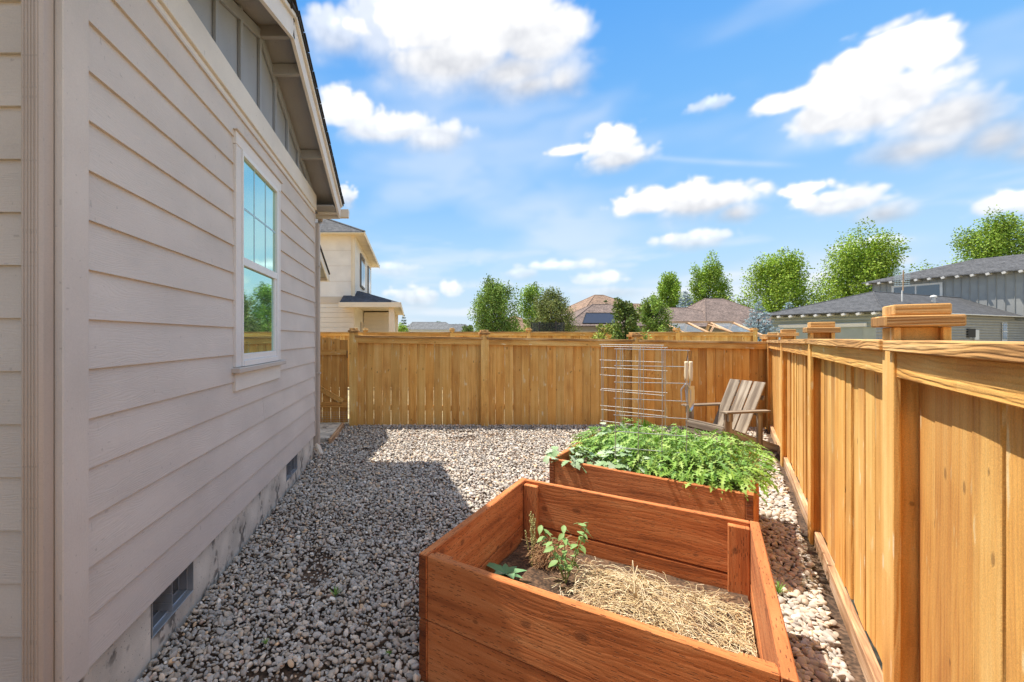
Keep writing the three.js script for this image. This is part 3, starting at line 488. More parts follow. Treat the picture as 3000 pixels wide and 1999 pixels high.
// ---------------------------------------------------------------- river gravel
{
  const r = rng(1234), protos = [];
  for (let k = 0; k < 6; k++) {
    const g = mergeVertices(new THREE.IcosahedronGeometry(1, 2).deleteAttribute('normal').deleteAttribute('uv')), p = g.attributes.position, sx = 1, sy = .34 + .3 * r(), sz = .55 + .3 * r(), ox = r() * 9;
    for (let i = 0; i < p.count; i++) { const x = p.getX(i), y = p.getY(i), z = p.getZ(i), n = 1 + .6 * (fbm3(x * 1.1 + ox + 20, y * 1.1 + 20, z * 1.1 + 20, 60 + k, 2) - .5); p.setXYZ(i, x * n * sx, y * n * sy, z * n * sz); }
    g.computeVertexNormals(); protos.push(g);
  }
  const stoneT = tex(256, 256, (u, v) => { const k = .93 + (fbm(u * 12, v * 12, 12, 12, 71, 4) - .5) * .3; return [k, k, k]; }, true, 1, 1);
  const M = std({ color: 0xffffff, roughness: .72 });
  const inside = (B, x, d, m) => { const c = Math.cos(B.turn), s = Math.sin(B.turn), dx = x - B.x, dd = d - B.d, u = c * dx + s * dd, v = -s * dx + c * dd; return u > m && u < B.s - m && v > m && v < B.s - m; };
  const items = protos.map(() => []), m4 = new THREE.Matrix4(), q = new THREE.Quaternion(), e = new THREE.Euler(), v3 = new THREE.Vector3(), s3 = new THREE.Vector3();
  const tone = () => {                                  // grey basalt, brown, tan, near white; linear
    const t = r(), k = .78 + .56 * r();
    if (t < .60) return [0.423 * k, 0.385 * k, 0.340 * k]; if (t < .82) return [0.494 * k, 0.412 * k, 0.323 * k]; if (t < .91) return [0.612 * k, 0.522 * k, 0.420 * k]; if (t < .94) return [0.635 * k, 0.447 * k, 0.278 * k]; if (t < .965) return [0.517 * k, 0.371 * k, 0.295 * k]; return [0.706 * k, 0.661 * k, 0.590 * k];
  };
  const put = (x, d, size, lift, tilt) => {
    if (inside(BED1, x, d, -.005) || inside(BED2, x, d, -.005)) return;
    const k = Math.floor(r() * 6); e.set((r() - .5) * tilt, r() * 6.283, (r() - .5) * tilt); q.setFromEuler(e);
    s3.set(size, size * (.8 + .4 * r()), size); v3.set(x, gl(x, d) + lift, -d); items[k].push([m4.clone().compose(v3, q, s3), tone()]);
  };
  const bare = (x, d) => fbm(x * 1.7 + 30, d * 1.7 + 30, 999, 999, 88, 3) > .80;
  for (let d = 1.35; d < 7.35;) {
    const step = .0188 + .0022 * Math.max(0, d - 2);
    for (let x = d > 5.3 ? -2.0 : -1.168; x < fenceX(d) - .03; x += step) {
      const X = x + (r() - .5) * step * .95, Dd = d + (r() - .5) * step * .95, strip = fenceX(Dd) - X, river = strip < .75 && strip > .0 && Dd < 6 && X > .9;
      if (X < -1.155 && Dd < 5.3) continue;
      if (river && r() < .12) continue;
      const thin = bare(X, Dd); if (thin && r() < .4) continue;
      const size = (river ? .0115 + .017 * Math.pow(r(), 1.8) : .0078 + .0120 * Math.pow(r(), 2.2)) * (step / .0188 > 1.2 ? 1.12 : 1) * (thin ? .72 : 1);
      put(X, Dd, size, (thin ? -.022 : -.014) + .022 * r(), 1.5);
    }
    d += step;
  }
  for (let k = 0; k < 1500; k++) { const d = 1.4 + 5.6 * r(), x = mix(-1.13, fenceX(d) - .12, r()); if (!bare(x, d)) put(x, d, .014 + .013 * r() * r(), .006 + .006 * r(), .8); }     // stones lying on top
  const gravel = new THREE.Group(); gravel.name = 'gravel'; gravel.userData = { kind: 'stuff', label: 'grey and brown river gravel covering the yard', category: 'gravel' }; scene.add(gravel);
  const c = new THREE.Color();
  items.forEach((l, k) => { const im = new THREE.InstancedMesh(protos[k], M, l.length); im.name = 'pebbles'; im.castShadow = im.receiveShadow = true; im.userData = { kind: 'stuff' }; l.forEach(([m, t], i) => { im.setMatrixAt(i, m); im.setColorAt(i, c.setRGB(...t)); }); gravel.add(im); });
}

// ---------------------------------------------------------------- leaves and blades
// a leaf lying along +z from the origin, folded on its midrib; half outline [along, half width]
function leafShape(out, fold = .3, droop = .35) {
  const pos = [], uv = [], idx = [], y = (t, w) => fold * Math.abs(w) - droop * t * t;
  out.forEach(([t, w]) => { pos.push(-w, y(t, w), t, 0, y(t, 0), t, w, y(t, w), t); uv.push(.5 - w, t, .5, t, .5 + w, t); });
  for (let i = 0; i + 1 < out.length; i++) { const a = i * 3, b = a + 3; idx.push(a, a + 1, b, a + 1, b + 1, b, a + 1, a + 2, b + 1, a + 2, b + 2, b + 1); }
  const g = new THREE.BufferGeometry(); g.setAttribute('position', new THREE.Float32BufferAttribute(pos, 3)); g.setAttribute('uv', new THREE.Float32BufferAttribute(uv, 2)); g.setIndex(idx); g.computeVertexNormals(); return g;
}
const lobed = [.2, .38, .6].map((dr, k) => leafShape([[0, .01], [.14, .025], [.24, .21 + .05 * k], [.27, .05], [.40, .045], [.50, .28 - .04 * k], [.53, .06], [.62, .05], [.73, .20], [.77, .07], [.88, .06], [1, .004]], .3, dr));
const melon = [.15, .35].map((dr) => leafShape([[0, .02], [.08, .12], [.1, .33], [.22, .24], [.3, .46], [.42, .2], [.55, .36], [.64, .17], [.78, .24], [.88, .1], [1, .01]], .16, dr));
const oval = leafShape([[0, .02], [.2, .2], [.45, .27], [.7, .2], [1, .01]], .25, .25), lance = leafShape([[0, .03], [.3, .13], [.6, .14], [.85, .07], [1, .01]], .35, .5);
const leafMat = (c, tr = .3) => new THREE.MeshPhysicalMaterial({ color: lin(...c), roughness: .55, transmission: tr, thickness: 0, ior: 1.35, side: THREE.DoubleSide });
const greens = [[.20, .38, .05], [.28, .47, .07], [.14, .29, .04], [.38, .54, .11]].map(c => leafMat(c)), silver = [[.34, .47, .27], [.27, .41, .19], [.44, .54, .36]].map(c => leafMat(c, .2));
const stemMat = std({ color: lin(.24, .33, .10), roughness: .7 });
function vegetable(name, label, B, u0, v0, n, spread, hgt, geos, mats, size, seed, group, lean = [0, 0]) {
  const r = rng(seed), [x, d] = inBed(B, u0, v0), p = thing(name, label, 'plant', [x, .42, -d], B.turn, group), stems = [], pick = (l) => l[Math.floor(r() * l.length)];
  for (let i = 0; i < n; i++) {
    const a = r() * 6.283, q = Math.sqrt(r()), rho = q * spread, lx = Math.cos(a) * rho + lean[0] * q, lz = Math.sin(a) * rho + lean[1] * q;
    if (u0 + lx > B.s + .05) continue;
    const y = .03 + hgt * (1 - .62 * q * q) * (.55 + .5 * r()), s = size * (.6 + .7 * r());
    const m = part(p, 'leaf', pick(geos), pick(mats), [lx, y, lz]); m.scale.set(s, s, s);
    m.rotation.set((r() - .35) * .9, Math.atan2(lx + (r() - .5) * .2, lz + (r() - .5) * .2), (r() - .5) * 1.1, 'YXZ');
    if (i % 3 === 0) stems.push(rod([lx * .35, .0, lz * .35], [lx, y, lz], .0028, .0018, 4));
  }
  part(p, 'stems', join(stems), stemMat); return p;
}
{
  const lab = 'bushy bright green plant with narrow lobed leaves in the far bed', gr = 'leafy green plants in the far bed';
  const spots = [[.62, .35], [.90, .30], [.78, .62], [1.06, .58], [.50, .70], [.74, .95], [1.02, .92], [.40, 1.02], [1.05, .28], [.30, .52], [.20, .84]];
  const where = ['at the front of the far bed behind its front board', 'at the front of the far bed toward the side fence', 'in the middle of the far bed behind the trellis front panel', 'by the right board of the far bed facing the side fence', 'in the far bed between the two trellis panels', 'along the back board of the far bed nearest the chair seat', 'at the far bed corner below the chair back', 'at the back of the far bed beside the rear trellis panel', 'spilling over the front right corner of the far bed', 'behind the silvery plant at the left of the far bed', 'in the back left corner of the far bed'];
  spots.forEach(([u, v], i) => vegetable('vegetable_plant', 'bushy green lobed-leaf plant ' + where[i], BED2, u, v, 285, .26, i > 8 ? .20 : .27, lobed, greens, .084, 300 + i, gr, u > 1 ? [.03, .0] : [0, 0]));
  vegetable('trailing_plant', 'pale silvery plant trailing over the left corner of the far bed', BED2,   .12, .14, 46, .16, .18, melon, silver, .066, 401);
  vegetable('trailing_plant', 'pale silvery lobed-leaf plant at the foot of the wire trellis', BED2, .47, .24, 80, .17, .20, melon, silver, .072, 402);
  vegetable('trailing_plant', 'pale silvery plant at the back left corner of the far bed', BED2, .22, .86, 40, .17, .25, melon, silver, .072, 403);
}
// straw heaped in the near bed
{
  const r = rng(555), list = [], pal = [[.70, .55, .31], [.80, .66, .41], [.55, .39, .20], [.86, .75, .52], [.34, .22, .12], [.62, .47, .26]];
  const heap = (u, v) => soil1(u, v) + .05 * sstep(.30, .55, u) * sstep(1.2, .9, u * .5 + .55) * sstep(.08, .3, v) * sstep(1.12, .75, v) + .035 * Math.exp(-(((u - .78) / .2) ** 2) - ((v - .62) / .22) ** 2);
  const strand = (u, v, len, rise, wdt, curl) => {
    const a = r() * 6.283, n = 5, pts = [], b0 = a, pal0 = pal[Math.floor(r() * pal.length)], k = .8 + .4 * r(); let cu = u, cv = v, ang = b0;
    for (let i = 0; i <= n; i++) { const t = i / n, cU = clamp(cu, .05, B1S - .05), cV = clamp(cv, .05, B1S - .05), [x, d] = inBed(BED1, cU, cV); pts.push(new THREE.Vector3(x, heap(cU, cV) + .004 + rise * Math.sin(t * 3.14 * .8) + .01 * r(), -d)); ang += (r() - .5) * curl; cu += Math.cos(ang) * len / n; cv += Math.sin(ang) * len / n; }
    const g = new THREE.TubeGeometry(new THREE.CatmullRomCurve3(pts), 7, wdt, 3, false), c = []; for (let i = 0; i < g.attributes.position.count; i++) c.push(pal0[0] * k, pal0[1] * k, pal0[2] * k); g.setAttribute('color', new THREE.Float32BufferAttribute(c, 3)); list.push(g);
  };
  const B1S = BED1.s;
  for (let i = 0; i < 4200; i++) { const u = .34 + .82 * Math.sqrt(r()), v = .06 + .98 * r(); if (u < .5 && r() < .45) continue; if (fbm(u * 7 + 3, v * 7 + 3, 99, 99, 12, 2) > .56 && r() < .75) continue; strand(u, v, .03 + .12 * r(), .004 + .022 * r() * r(), .0009 + .0009 * r(), 1.2); }
  for (let i = 0; i < 34; i++) strand(.45 + .62 * r(), .3 + .6 * r(), .16 + .16 * r(), .03 + .07 * r(), .0014, .7);
  const s = solo('straw', join(list), std({ vertexColors: true, roughness: .8 }), 'loose golden straw heaped in the near bed', 'straw'); s.userData.kind = 'stuff';
  // a pulled-up root clump standing on the straw
  const [x, d] = inBed(BED1, .74, .66), c = thing('dry_root', 'pale dried root clump sticking up out of the straw', 'dry plant', [x, heap(.74, .66), -d]), gs = [];
  for (let i = 0; i < 11; i++) { const a = r() * 6.283, L = .05 + .09 * r(), pts = [[0, .01, 0], [Math.cos(a) * L * .2, .07 + .05 * r(), Math.sin(a) * L * .2], [Math.cos(a) * L * .8, .09 + .07 * r(), Math.sin(a) * L * .8], [Math.cos(a) * L * 1.3, .03 + .09 * r(), Math.sin(a) * L * 1.3]].map(q => new THREE.Vector3(...q)); gs.push(new THREE.TubeGeometry(new THREE.CatmullRomCurve3(pts), 8, .0016, 4, false)); }
  part(c, 'rootlets', join(gs), std({ color: lin(.72, .60, .38), roughness: .85 })); part(c, 'stalk', rod([0, 0, 0], [.012, .05, .004], .005, .003), std({ color: lin(.70, .58, .36), roughness: .85 }));
}
// weeds in the near bed
{
  const at = (u, v) => { const [x, d] = inBed(BED1, u, v); return [x, soil1(u, v), -d]; }, r = rng(808), M1 = leafMat([.26, .42, .13]), M2 = leafMat([.20, .40, .18]);
  const sap = thing('weed', 'leafy green nightshade-like weed growing at the back of the near bed', 'weed', at(.40, .79)), gs = [];
  for (let k = 0; k < 5; k++) {
    const a = k * 1.3 + r(), top = [Math.cos(a) * (.03 + .09 * r()), .20 + .10 * r(), Math.sin(a) * (.03 + .09 * r())]; gs.push(rod([0, 0, 0], top, .003, .0015, 5));
    for (let i = 0; i < 11; i++) { const t = .3 + .7 * i / 10, m = part(sap, 'leaf', oval, M1, top.map(q => q * t)); const s = .03 + .022 * r(); m.scale.set(s, s, s); m.rotation.set((r() - .3) * .8, r() * 6.283, (r() - .5) * .8, 'YXZ'); }
  }
  part(sap, 'stems', join(gs), stemMat); sap.scale.setScalar(1.2);
  const ros = thing('weed', 'low rosette of long green leaves at the left of the near bed', 'weed', at(.14, .62));
  for (let k = 0; k < 9; k++) { const m = part(ros, 'leaf', lance, M2, [0, .03, 0]), s = .08 + .06 * r(); m.scale.set(s * 1.5, s, s); m.rotation.set(-.5 - .5 * r(), k * .7 + r() * .3, 0, 'YXZ'); }
  const gr = thing('weed', 'tall seeded grass stalks in the corner of the near bed', 'weed', at(.20, .88)), st = [], sd = [];
  for (let k = 0; k < 9; k++) { const a = r() * 6.283, h = .16 + .16 * r(), b = [Math.cos(a) * .02, 0, Math.sin(a) * .02], t = [b[0] + (r() - .5) * .1, h, b[2] + (r() - .5) * .1]; st.push(rod(b, t, .0014, .001, 4)); for (let i = 0; i < 14; i++) { const q = .5 + .5 * i / 13; const s = new THREE.OctahedronGeometry(.0045, 0); s.scale(1, 1.8, 1).translate(mix(b[0], t[0], q) + (r() - .5) * .008, h * q, mix(b[2], t[2], q) + (r() - .5) * .008); sd.push(s); } }
  part(gr, 'stalks', join(st), std({ color: lin(.46, .46, .16), roughness: .8 })); part(gr, 'seeds', join(sd), std({ color: lin(.50, .48, .20), roughness: .8 }));
  const dead = thing('dead_weed', 'tangle of dead brown stems beside the green weed', 'dry plant', at(.29, .93)), dg = [];
  for (let k = 0; k < 260; k++) { const a = r() * 6.283, L = .05 + .13 * r(), y = .02 + .12 * r(), p = [[(r() - .5) * .24, .0, (r() - .5) * .14], [Math.cos(a) * L * .5, y, Math.sin(a) * L * .35], [Math.cos(a) * L, y * (.3 + r()), Math.sin(a) * L * .6]].map(q => new THREE.Vector3(...q)); dg.push(new THREE.TubeGeometry(new THREE.CatmullRomCurve3(p), 5, .0011, 3, false)); }
  part(dead, 'stems', join(dg), std({ color: lin(.50, .29, .15), roughness: .9 }));
  // tufts in the gravel
  const blade = (n, h, c, seed) => { const q = rng(seed), l = []; for (let i = 0; i < n; i++) { const g = lance.clone(); g.scale(.02, .5 * h, h); g.rotateX(-.9 - .5 * q()); g.rotateY(q() * 6.283); l.push(g); } return [join(l), leafMat(c)]; };
  [['small bright grass tuft in the shaded gravel', -.42, 2.43, .055, 16], ['tiny grass sprig in the gravel by the foundation', -.68, 2.05, .03, 8], ['low weed at the right foot of the far bed', 2.08, 2.46, .07, 18], ['tiny green sprig in the gravel near the near bed', -.10, 1.98, .025, 8]].forEach(([lb, x, d, h, n], i) => { const [g, m] = blade(n, h, [.20, .36, .07], 900 + i); const t = thing('grass_tuft', lb, 'weed', [x, .0, -d]); part(t, 'blades', g, m); });
  const dw = thing('dead_weed', 'wispy dry brown weed in the river stones beside the fence', 'dry plant', [1.72, 0, -1.98]), dl = []; for (let k = 0; k < 9; k++) { const a = r() * 6.283; dl.push(rod([0, 0, 0], [Math.cos(a) * .07, .05 + .09 * r(), Math.sin(a) * .07], .0012, .0008, 4)); } part(dw, 'stems', join(dl), std({ color: lin(.55, .36, .16), roughness: .9 }));
}

// ---------------------------------------------------------------- wire trellis with tools hung on it
{
  const t = thing('wire_trellis', 'tall galvanised wire trellis panels standing in the far bed', 'trellis', [1.47, .42, -3.15]);
  const panel = (ax, ad, bx, bd, n, top, step, lean, jit, seed) => {
    const r = rng(seed), p = holder(t, 'wire_panel'), L = Math.hypot(bx - ax, bd - ad), o = (q, y) => [mix(ax, bx, q) - 1.47 + lean * y, y - .42, -mix(ad, bd, q) + 3.15];
    for (let k = 0; k < n; k++) part(p, 'upright_wire', rod(o(k / (n - 1), .40), o(k / (n - 1) + (r() - .5) * jit, top)  , .0026), wireMat);
    for (let y = top; y > .55; y -= step) part(p, 'cross_wire', rod(o(-.03, y + (r() - .5) * jit), o(1.03, y + (r() - .5) * jit * 1.5)  , .0026), wireMat);
  };
  panel(1.475, 3.15, 1.895, 3.0, 4, 1.362, .118, .012, .008, 1);
  panel(1.90, 4.30, 2.30, 3.96, 4, 1.376, .150, -.01, .01, 2);
  panel(1.85, 4.18, 2.25, 3.84, 4, 1.36, .20, .0, .012, 3);
  // hand tools
  const woodH = std({ color: lin(.82, .68, .46), roughness: .6 }), steel = std({ color: lin(.62, .64, .68), roughness: .3, metalness: .85 });
  const handle = (L) => new THREE.LatheGeometry([[0, 0], [.011, .002], [.011, L * .15], [.0130, L * .5], [.0105, L * .8], [.012, L * .93], [.010, L], [0, L]].map(q => new THREE.Vector2(...q)), 14);
  const cord = std({ color: lin(.10, .05, .035), roughness: .9 });
  const X = 1.905, Dd = 2.985;
  const tr = thing('hand_trowel', 'garden trowel with wooden handle hanging on the wire trellis', 'trowel', [X + .018, .94, -Dd], .5);
  { const g = new THREE.PlaneGeometry(1, 1, 8, 10), p = g.attributes.position; for (let i = 0; i < p.count; i++) { const a = p.getX(i) * 2, b = p.getY(i) + .5, w = .040 * Math.min(1, Math.pow(b * 2.4, .6)) * (b > .9 ? .93 : 1); p.setXYZ(i, a * w, b * .175, .016 * (1 - a * a) * -1 + .004); } g.computeVertexNormals(); steel.side = THREE.DoubleSide; part(tr, 'blade', g, steel); }
  part(tr, 'shank', rod([0, .17, -.008], [0, .215, -.002], .006), steel); part(tr, 'handle', handle(.135), woodH, [0, .21, 0]); part(tr, 'cord', rod([0, .34, 0], [-.012, .415, .01], .002), cord);
  const fk = thing('hand_fork', 'garden hand fork with wooden handle hanging beside the trowel', 'hand fork', [X - .02, 1.005, -Dd + .012], -.3);
  for (const q of [-.028, 0, .028]) part(fk, 'tine', join([rod([q, 0, 0], [q, .085, -.012], .003, .0055), rod([q, .085, -.012], [q * .2, .125, 0], .005)]), steel);
  part(fk, 'shank', rod([0, .12, 0], [0, .16, 0], .006), steel); part(fk, 'handle', handle(.13), woodH, [0, .15, 0]); part(fk, 'cord', rod([0, .275, 0], [.012, .35, 0], .002), cord);
}

// ---------------------------------------------------------------- Adirondack chair
{
  const c = thing('adirondack_chair', 'weathered grey wooden lounge chair with three back slats near the fence corner', 'chair', [4.17, -.02, -5.72], -78.5 * Math.PI / 180), r = rng(66), sc = c.scale.setScalar(.94), m = () => chairWood[Math.floor(r() * 3)], b = (...a) => board(...a, .004, r(), r());
  for (const s of [-1, 1]) {
    part(c, 'front_leg', b(.03, .565, .11, 'y'), m(), [s * .30, .2825, .325]);
    part(c, 'armrest', b(.115, .026, .70, 'z'), m(), [s * .315, .578, .06]);
    part(c, 'arm_bracket', b(.028, .10, .07, 'y'), m(), [s * .333, .51, .325]);
    part(c, 'rear_leg', bar([s * .268, .33, .36], [s * .268, .04, -.52], .03, .11, .004, r()), m());
    part(c, 'arm_support', b(.03, .54, .08, 'y'), m(), [s * .285, .29, -.20]);
  }
  for (let k = 0; k < 3; k++) part(c, 'back_slat', bar([(k - 1) * .176, .20, .02], [(k - 1) * .182, .95, -.335], .16, .022, .004, r()), m(), [0, 0, 0]);
  part(c, 'back_rail', b(.60, .07, .025, 'x'), m(), [0, .545, -.20]); part(c, 'back_rail', b(.52, .06, .025, 'x'), m(), [0, .74, -.31], [-.4, 0, 0]);
  part(c, 'front_apron', b(.60, .085, .024, 'x'), m(), [0, .33, .392]); part(c, 'front_apron', b(.60, .06, .024, 'x'), m(), [0, .235, .39]);
  for (let k = 0; k < 4; k++) part(c, 'seat_slat', b(.57, .022, .082, 'x'), m(), [0, .372 - k * .030, .335 - k * .09], [-.33, 0, 0]);
}

// ---------------------------------------------------------------- the neighbourhood
const at = (x, y, d) => [x, y, -d];
// hip-roofed house on axes a (along its length) and b; returns the group
function hipRoof(parent, cx, cd, L, Wd, turn, eave, rise, mat, fasciaMat, over = .45, ridgeIn = null) {
  const c = Math.cos(turn), s = Math.sin(turn), w = (u, y, v) => [cx + c * u - s * v - parent.position.x, y, -(cd + s * u + c * v) - parent.position.z];
  const l = L / 2 + over, h = Wd / 2 + over, ri = ridgeIn ?? Math.min(h, l - .05), rl = Math.max(.02, l - ri), y0 = eave, y1 = eave + rise;
  const A = w(-l, y0, -h), B = w(l, y0, -h), C = w(l, y0, h), D = w(-l, y0, h), E = w(-rl, y1, 0), F = w(rl, y1, 0);
  const roof = part(parent, 'roof', polys([[A, B, F, E], [B, C, F], [C, D, E, F], [D, A, E], [D, C, B, A]]), mat);
  for (const [p, q] of [[A, B], [B, C], [C, D], [D, A]]) part(roof, 'fascia', bar([p[0], p[1] - .06, p[2]], [q[0], q[1] - .06, q[2]], .03, .16, .002), fasciaMat);
  for (const [p, q] of [[A, E], [B, F], [C, F], [D, E], [E, F]]) part(roof, 'ridge_cap', rod(p, q, .05, .05, 5), mat);
  return roof;
}
function boxWalls(parent, cx, cd, L, Wd, turn, y0, y1, mat, name = 'wall') {
  const g = board(L, y1 - y0, Wd, 'x', .004).rotateY(turn).translate(cx - parent.position.x, (y0 + y1) / 2, -cd - parent.position.z); return part(parent, name, g, mat);
}
const fw = (p, x0, x1, y0, y1, d0, d1, grain = 'y', c = .003) => span(x0, x1, y0, y1, d0, d1, grain, c).translate(-p.position.x, 0, -p.position.z);
{
  // cream two-storey house beyond the gate
  const h = thing('neighbor_house', 'cream two-storey house with grey hip roof and corner porch beyond the gate', 'house', [-2.16, 0, -16.9]);
  const upper = painted([.90, .82, .72], { bumpScale: .0005 }), lower = painted([.86, .77, .63], { bumpScale: .0005 }), bandM = painted([.68, .56, .42]), trim = painted([.88, .74, .54]);
  const a = (name, x0, x1, y0, y1, d0, d1, mat, grain = 'x', par = h) => part(par, name, fw(h, x0, x1, y0, y1, d0, d1, grain, .004), mat);
  a('wall', -9, -2.16, 3.03, 5.42, 16.9, 24, upper); a('wall', -9, -2.17, -.1, 2.77, 16.91, 24, lower); a('belt_band', -9, -2.14, 2.77, 3.03, 16.87, 24.02, bandM);
  for (let k = 0; k < 15; k++) a('siding_plank', -9, -2.2, -.05 + k * .19, .128 + k * .19, 16.893, 16.906, lower);
  for (let k = 0; k < 3; k++) a('panel_joint', -9, -2.2, 3.62 + k * .6, 3.628 + k * .6, 16.892, 16.898, bandM);
  a('corner_board', -2.30, -2.145, 3.04, 5.40, 16.88, 16.9, trim, 'y'); a('downspout', -2.24, -2.15, 2.8, 5.25, 16.80, 16.87, trim, 'y');
  hipRoof(h, -5.58, 20.45, 6.84, 7.1, 0, 5.45, 2.1, roofGrey, trim, .42);
  a('soffit', -9.3, -1.78, 5.40, 5.43, 16.52, 24.3, trim);
  for (const [d0, d1] of [[18.6, 20.1], [21.9, 22.9]]) { const w = holder(h, 'window'); a('frame', -2.158, -2.10, 3.62, 5.05, d0, d1, painted([.22, .20, .18]), 'y', w); a('pane', -2.12, -2.092, 3.70, 4.97, d0 + .08, (d0 + d1) / 2 - .03, farGlass, 'y', w); a('pane', -2.12, -2.092, 3.70, 4.97, (d0 + d1) / 2 + .03, d1 - .08, farGlass, 'y', w); }
  // porch
  const P = [[-2.16, 3.32, 16.4], [-2.16, 3.32, 23.8]], y = 2.72, q = (x, yy, d) => [x + 2.16, yy, -d + 16.9];
  const pr = part(h, 'porch_roof', polys([[q(-2.6, y, 15.9), q(-.37, y, 15.9), q(-2.05, 3.32, 17.6), q(-2.6, 3.32, 17.6)], [q(-.37, y, 15.9), q(-.37, y, 23.8), q(-2.05, 3.32, 23.0), q(-2.05, 3.32, 17.6)], [q(-2.6, y, 15.9), q(-2.6, 3.32, 17.6), q(-2.6, y, 17.6)], [q(-.37, y - .001, 15.9), q(-2.6, y - .001, 15.9), q(-2.6, y - .001, 23.8), q(-.37, y - .001, 23.8)]]), roofBlue);
  part(pr, 'fascia', span(-2.62, -.36, y - .17, y + .01, 15.87, 15.9, 'x').translate(2.16, 0, 16.9), trim); part(pr, 'fascia', span(-.37, -.34, y - .17, y + .01, 15.87, 23.8, 'z').translate(2.16, 0, 16.9), trim);
  a('porch_ceiling', -2.6, -.40, y - .06, y - .02, 15.92, 23.75, trim);
  a('porch_wall', -2.15, -.75, -.1, 2.6, 20, 24, lower); for (let k = 0; k < 14; k++) a('siding_plank', -2.14, -.76, -.05 + k * .19, .128 + k * .19, 19.985, 20.005, lower);
  a('porch_door', -2.158, -2.12, 0, 2.1, 18.9, 19.7, bandM, 'y'); a('porch_post', -.80, -.60, -.1, 2.55, 16.1, 16.3, trim, 'y'); a('porch_post', -.80, -.60, -.1, 2.55, 21.1, 21.3, trim, 'y');
}
{
  // tan-roofed two-storey house far behind
  const t = thing('neighbor_house', 'tan-walled house with orange-tan hip roof behind the pines', 'house', at(20.5, 0, 47)), tan = painted([.52, .42, .31]);
  boxWalls(t, 20.8, 48, 7.2, 7, .12, 0, 3.95, tan); hipRoof(t, 20.8, 48, 7.2, 7, .12, 3.95, 2.15, roofTan, creamTrim, .5, 3.6);
  hipRoof(t, 25.5, 49.5, 6, 5, .12, 3.9, 1.35, roofTan, creamTrim, .4); boxWalls(t, 25.5, 49.5, 5.8, 5, .12, 0, 3.9, tan, 'side_wall');
  for (const x of [17.9, 18.6, 19.3]) { const w = part(t, 'window', span(x, x + .5, 2.8, 3.6, 43.95, 44.4, 'y').translate(-20.5, 0, 47), whiteVinyl); part(w, 'pane', span(x + .06, x + .44, 2.86, 3.54, 43.9, 43.99, 'y').translate(-20.5, 0, 47), farGlass); }
  // small tan hip roof
  const s = thing('neighbor_house', 'low building with small orange-tan hip roof right of the round maple', 'house', at(11.2, 0, 46)); boxWalls(s, 11.3, 47, 4.3, 4.3, .2, 0, 2.15, tan); hipRoof(s, 11.3, 47, 4.3, 4.3, .2, 2.2, 1.6, roofTan, creamTrim, .5);
  // brown hip-roofed house with the solar panels
  const b = thing('neighbor_house', 'wide brown hip-roofed house with solar panels behind the neighbor fence', 'house', at(20, 0, 37)), brown = painted([.33, .30, .26]);
  boxWalls(b, 16.9, 38.6, 8.0, 6.5, 0, -.1, 2.35, brown); hipRoof(b, 16.9, 38.6, 8.0, 6.5, 0, 2.38, 1.98, roofBrown, roofBrown, .5);
  boxWalls(b, 22.5, 38.9, 9.5, 6.4, 0, -.1, 2.3, brown, 'side_wall'); hipRoof(b, 22.3, 38.9, 11.5, 6.6, 0, 2.33, 1.75, roofBrown, roofBrown, .5);
  boxWalls(b, 27.8, 40, 6.4, 7.6, 0, -.1, 2.5, brown, 'side_wall'); hipRoof(b, 27.9, 40, 6.6, 8, 0, 2.45, 2.55, roofBrown, roofBrown, .5, 3.0);
  { const z = (x, d) => { const k = 1.98 / 3.75; return [x - 20, 2.38 + (d - 34.85) * k + .05, -d + 37]; }; const sp = part(b, 'solar_panel', polys([[z(13.9, 35.15), z(16.6, 35.15), z(17.6, 36.9), z(14.9, 36.9)]]), new THREE.MeshPhysicalMaterial({ color: lin(.025, .03, .045), roughness: .4 })); const P = [z(13.9, 35.15), z(16.6, 35.15), z(17.6, 36.9), z(14.9, 36.9)]; for (let k = 0; k < 4; k++) part(sp, 'panel_frame', bar(P[k], P[(k + 1) % 4], .05, .06), darkIron); }
  // far grey-roofed house
  const f = thing('neighbor_house', 'small white house with pale grey roof far off beyond the fences', 'house', at(4, 0, 90)); boxWalls(f, 4.0, 92, 8.6, 7, .15, 0, 3.0, painted([.72, .74, .76])); hipRoof(f, 4.0, 92, 8.6, 7, .15, 3.05, 1.6, roofing([.30, .31, .32]), whiteTrim, .5, 1.2);
  const f2 = thing('neighbor_house', 'far low grey-roofed house beside the small white one', 'house', at(9.5, 0, 92)); boxWalls(f2, 9.5, 94, 5.6, 6, .15, 0, 2.7, painted([.60, .62, .64])); hipRoof(f2, 9.5, 94, 5.6, 6, .15, 2.75, 1.5, roofing([.26, .27, .285]), whiteTrim, .5, .8);
}
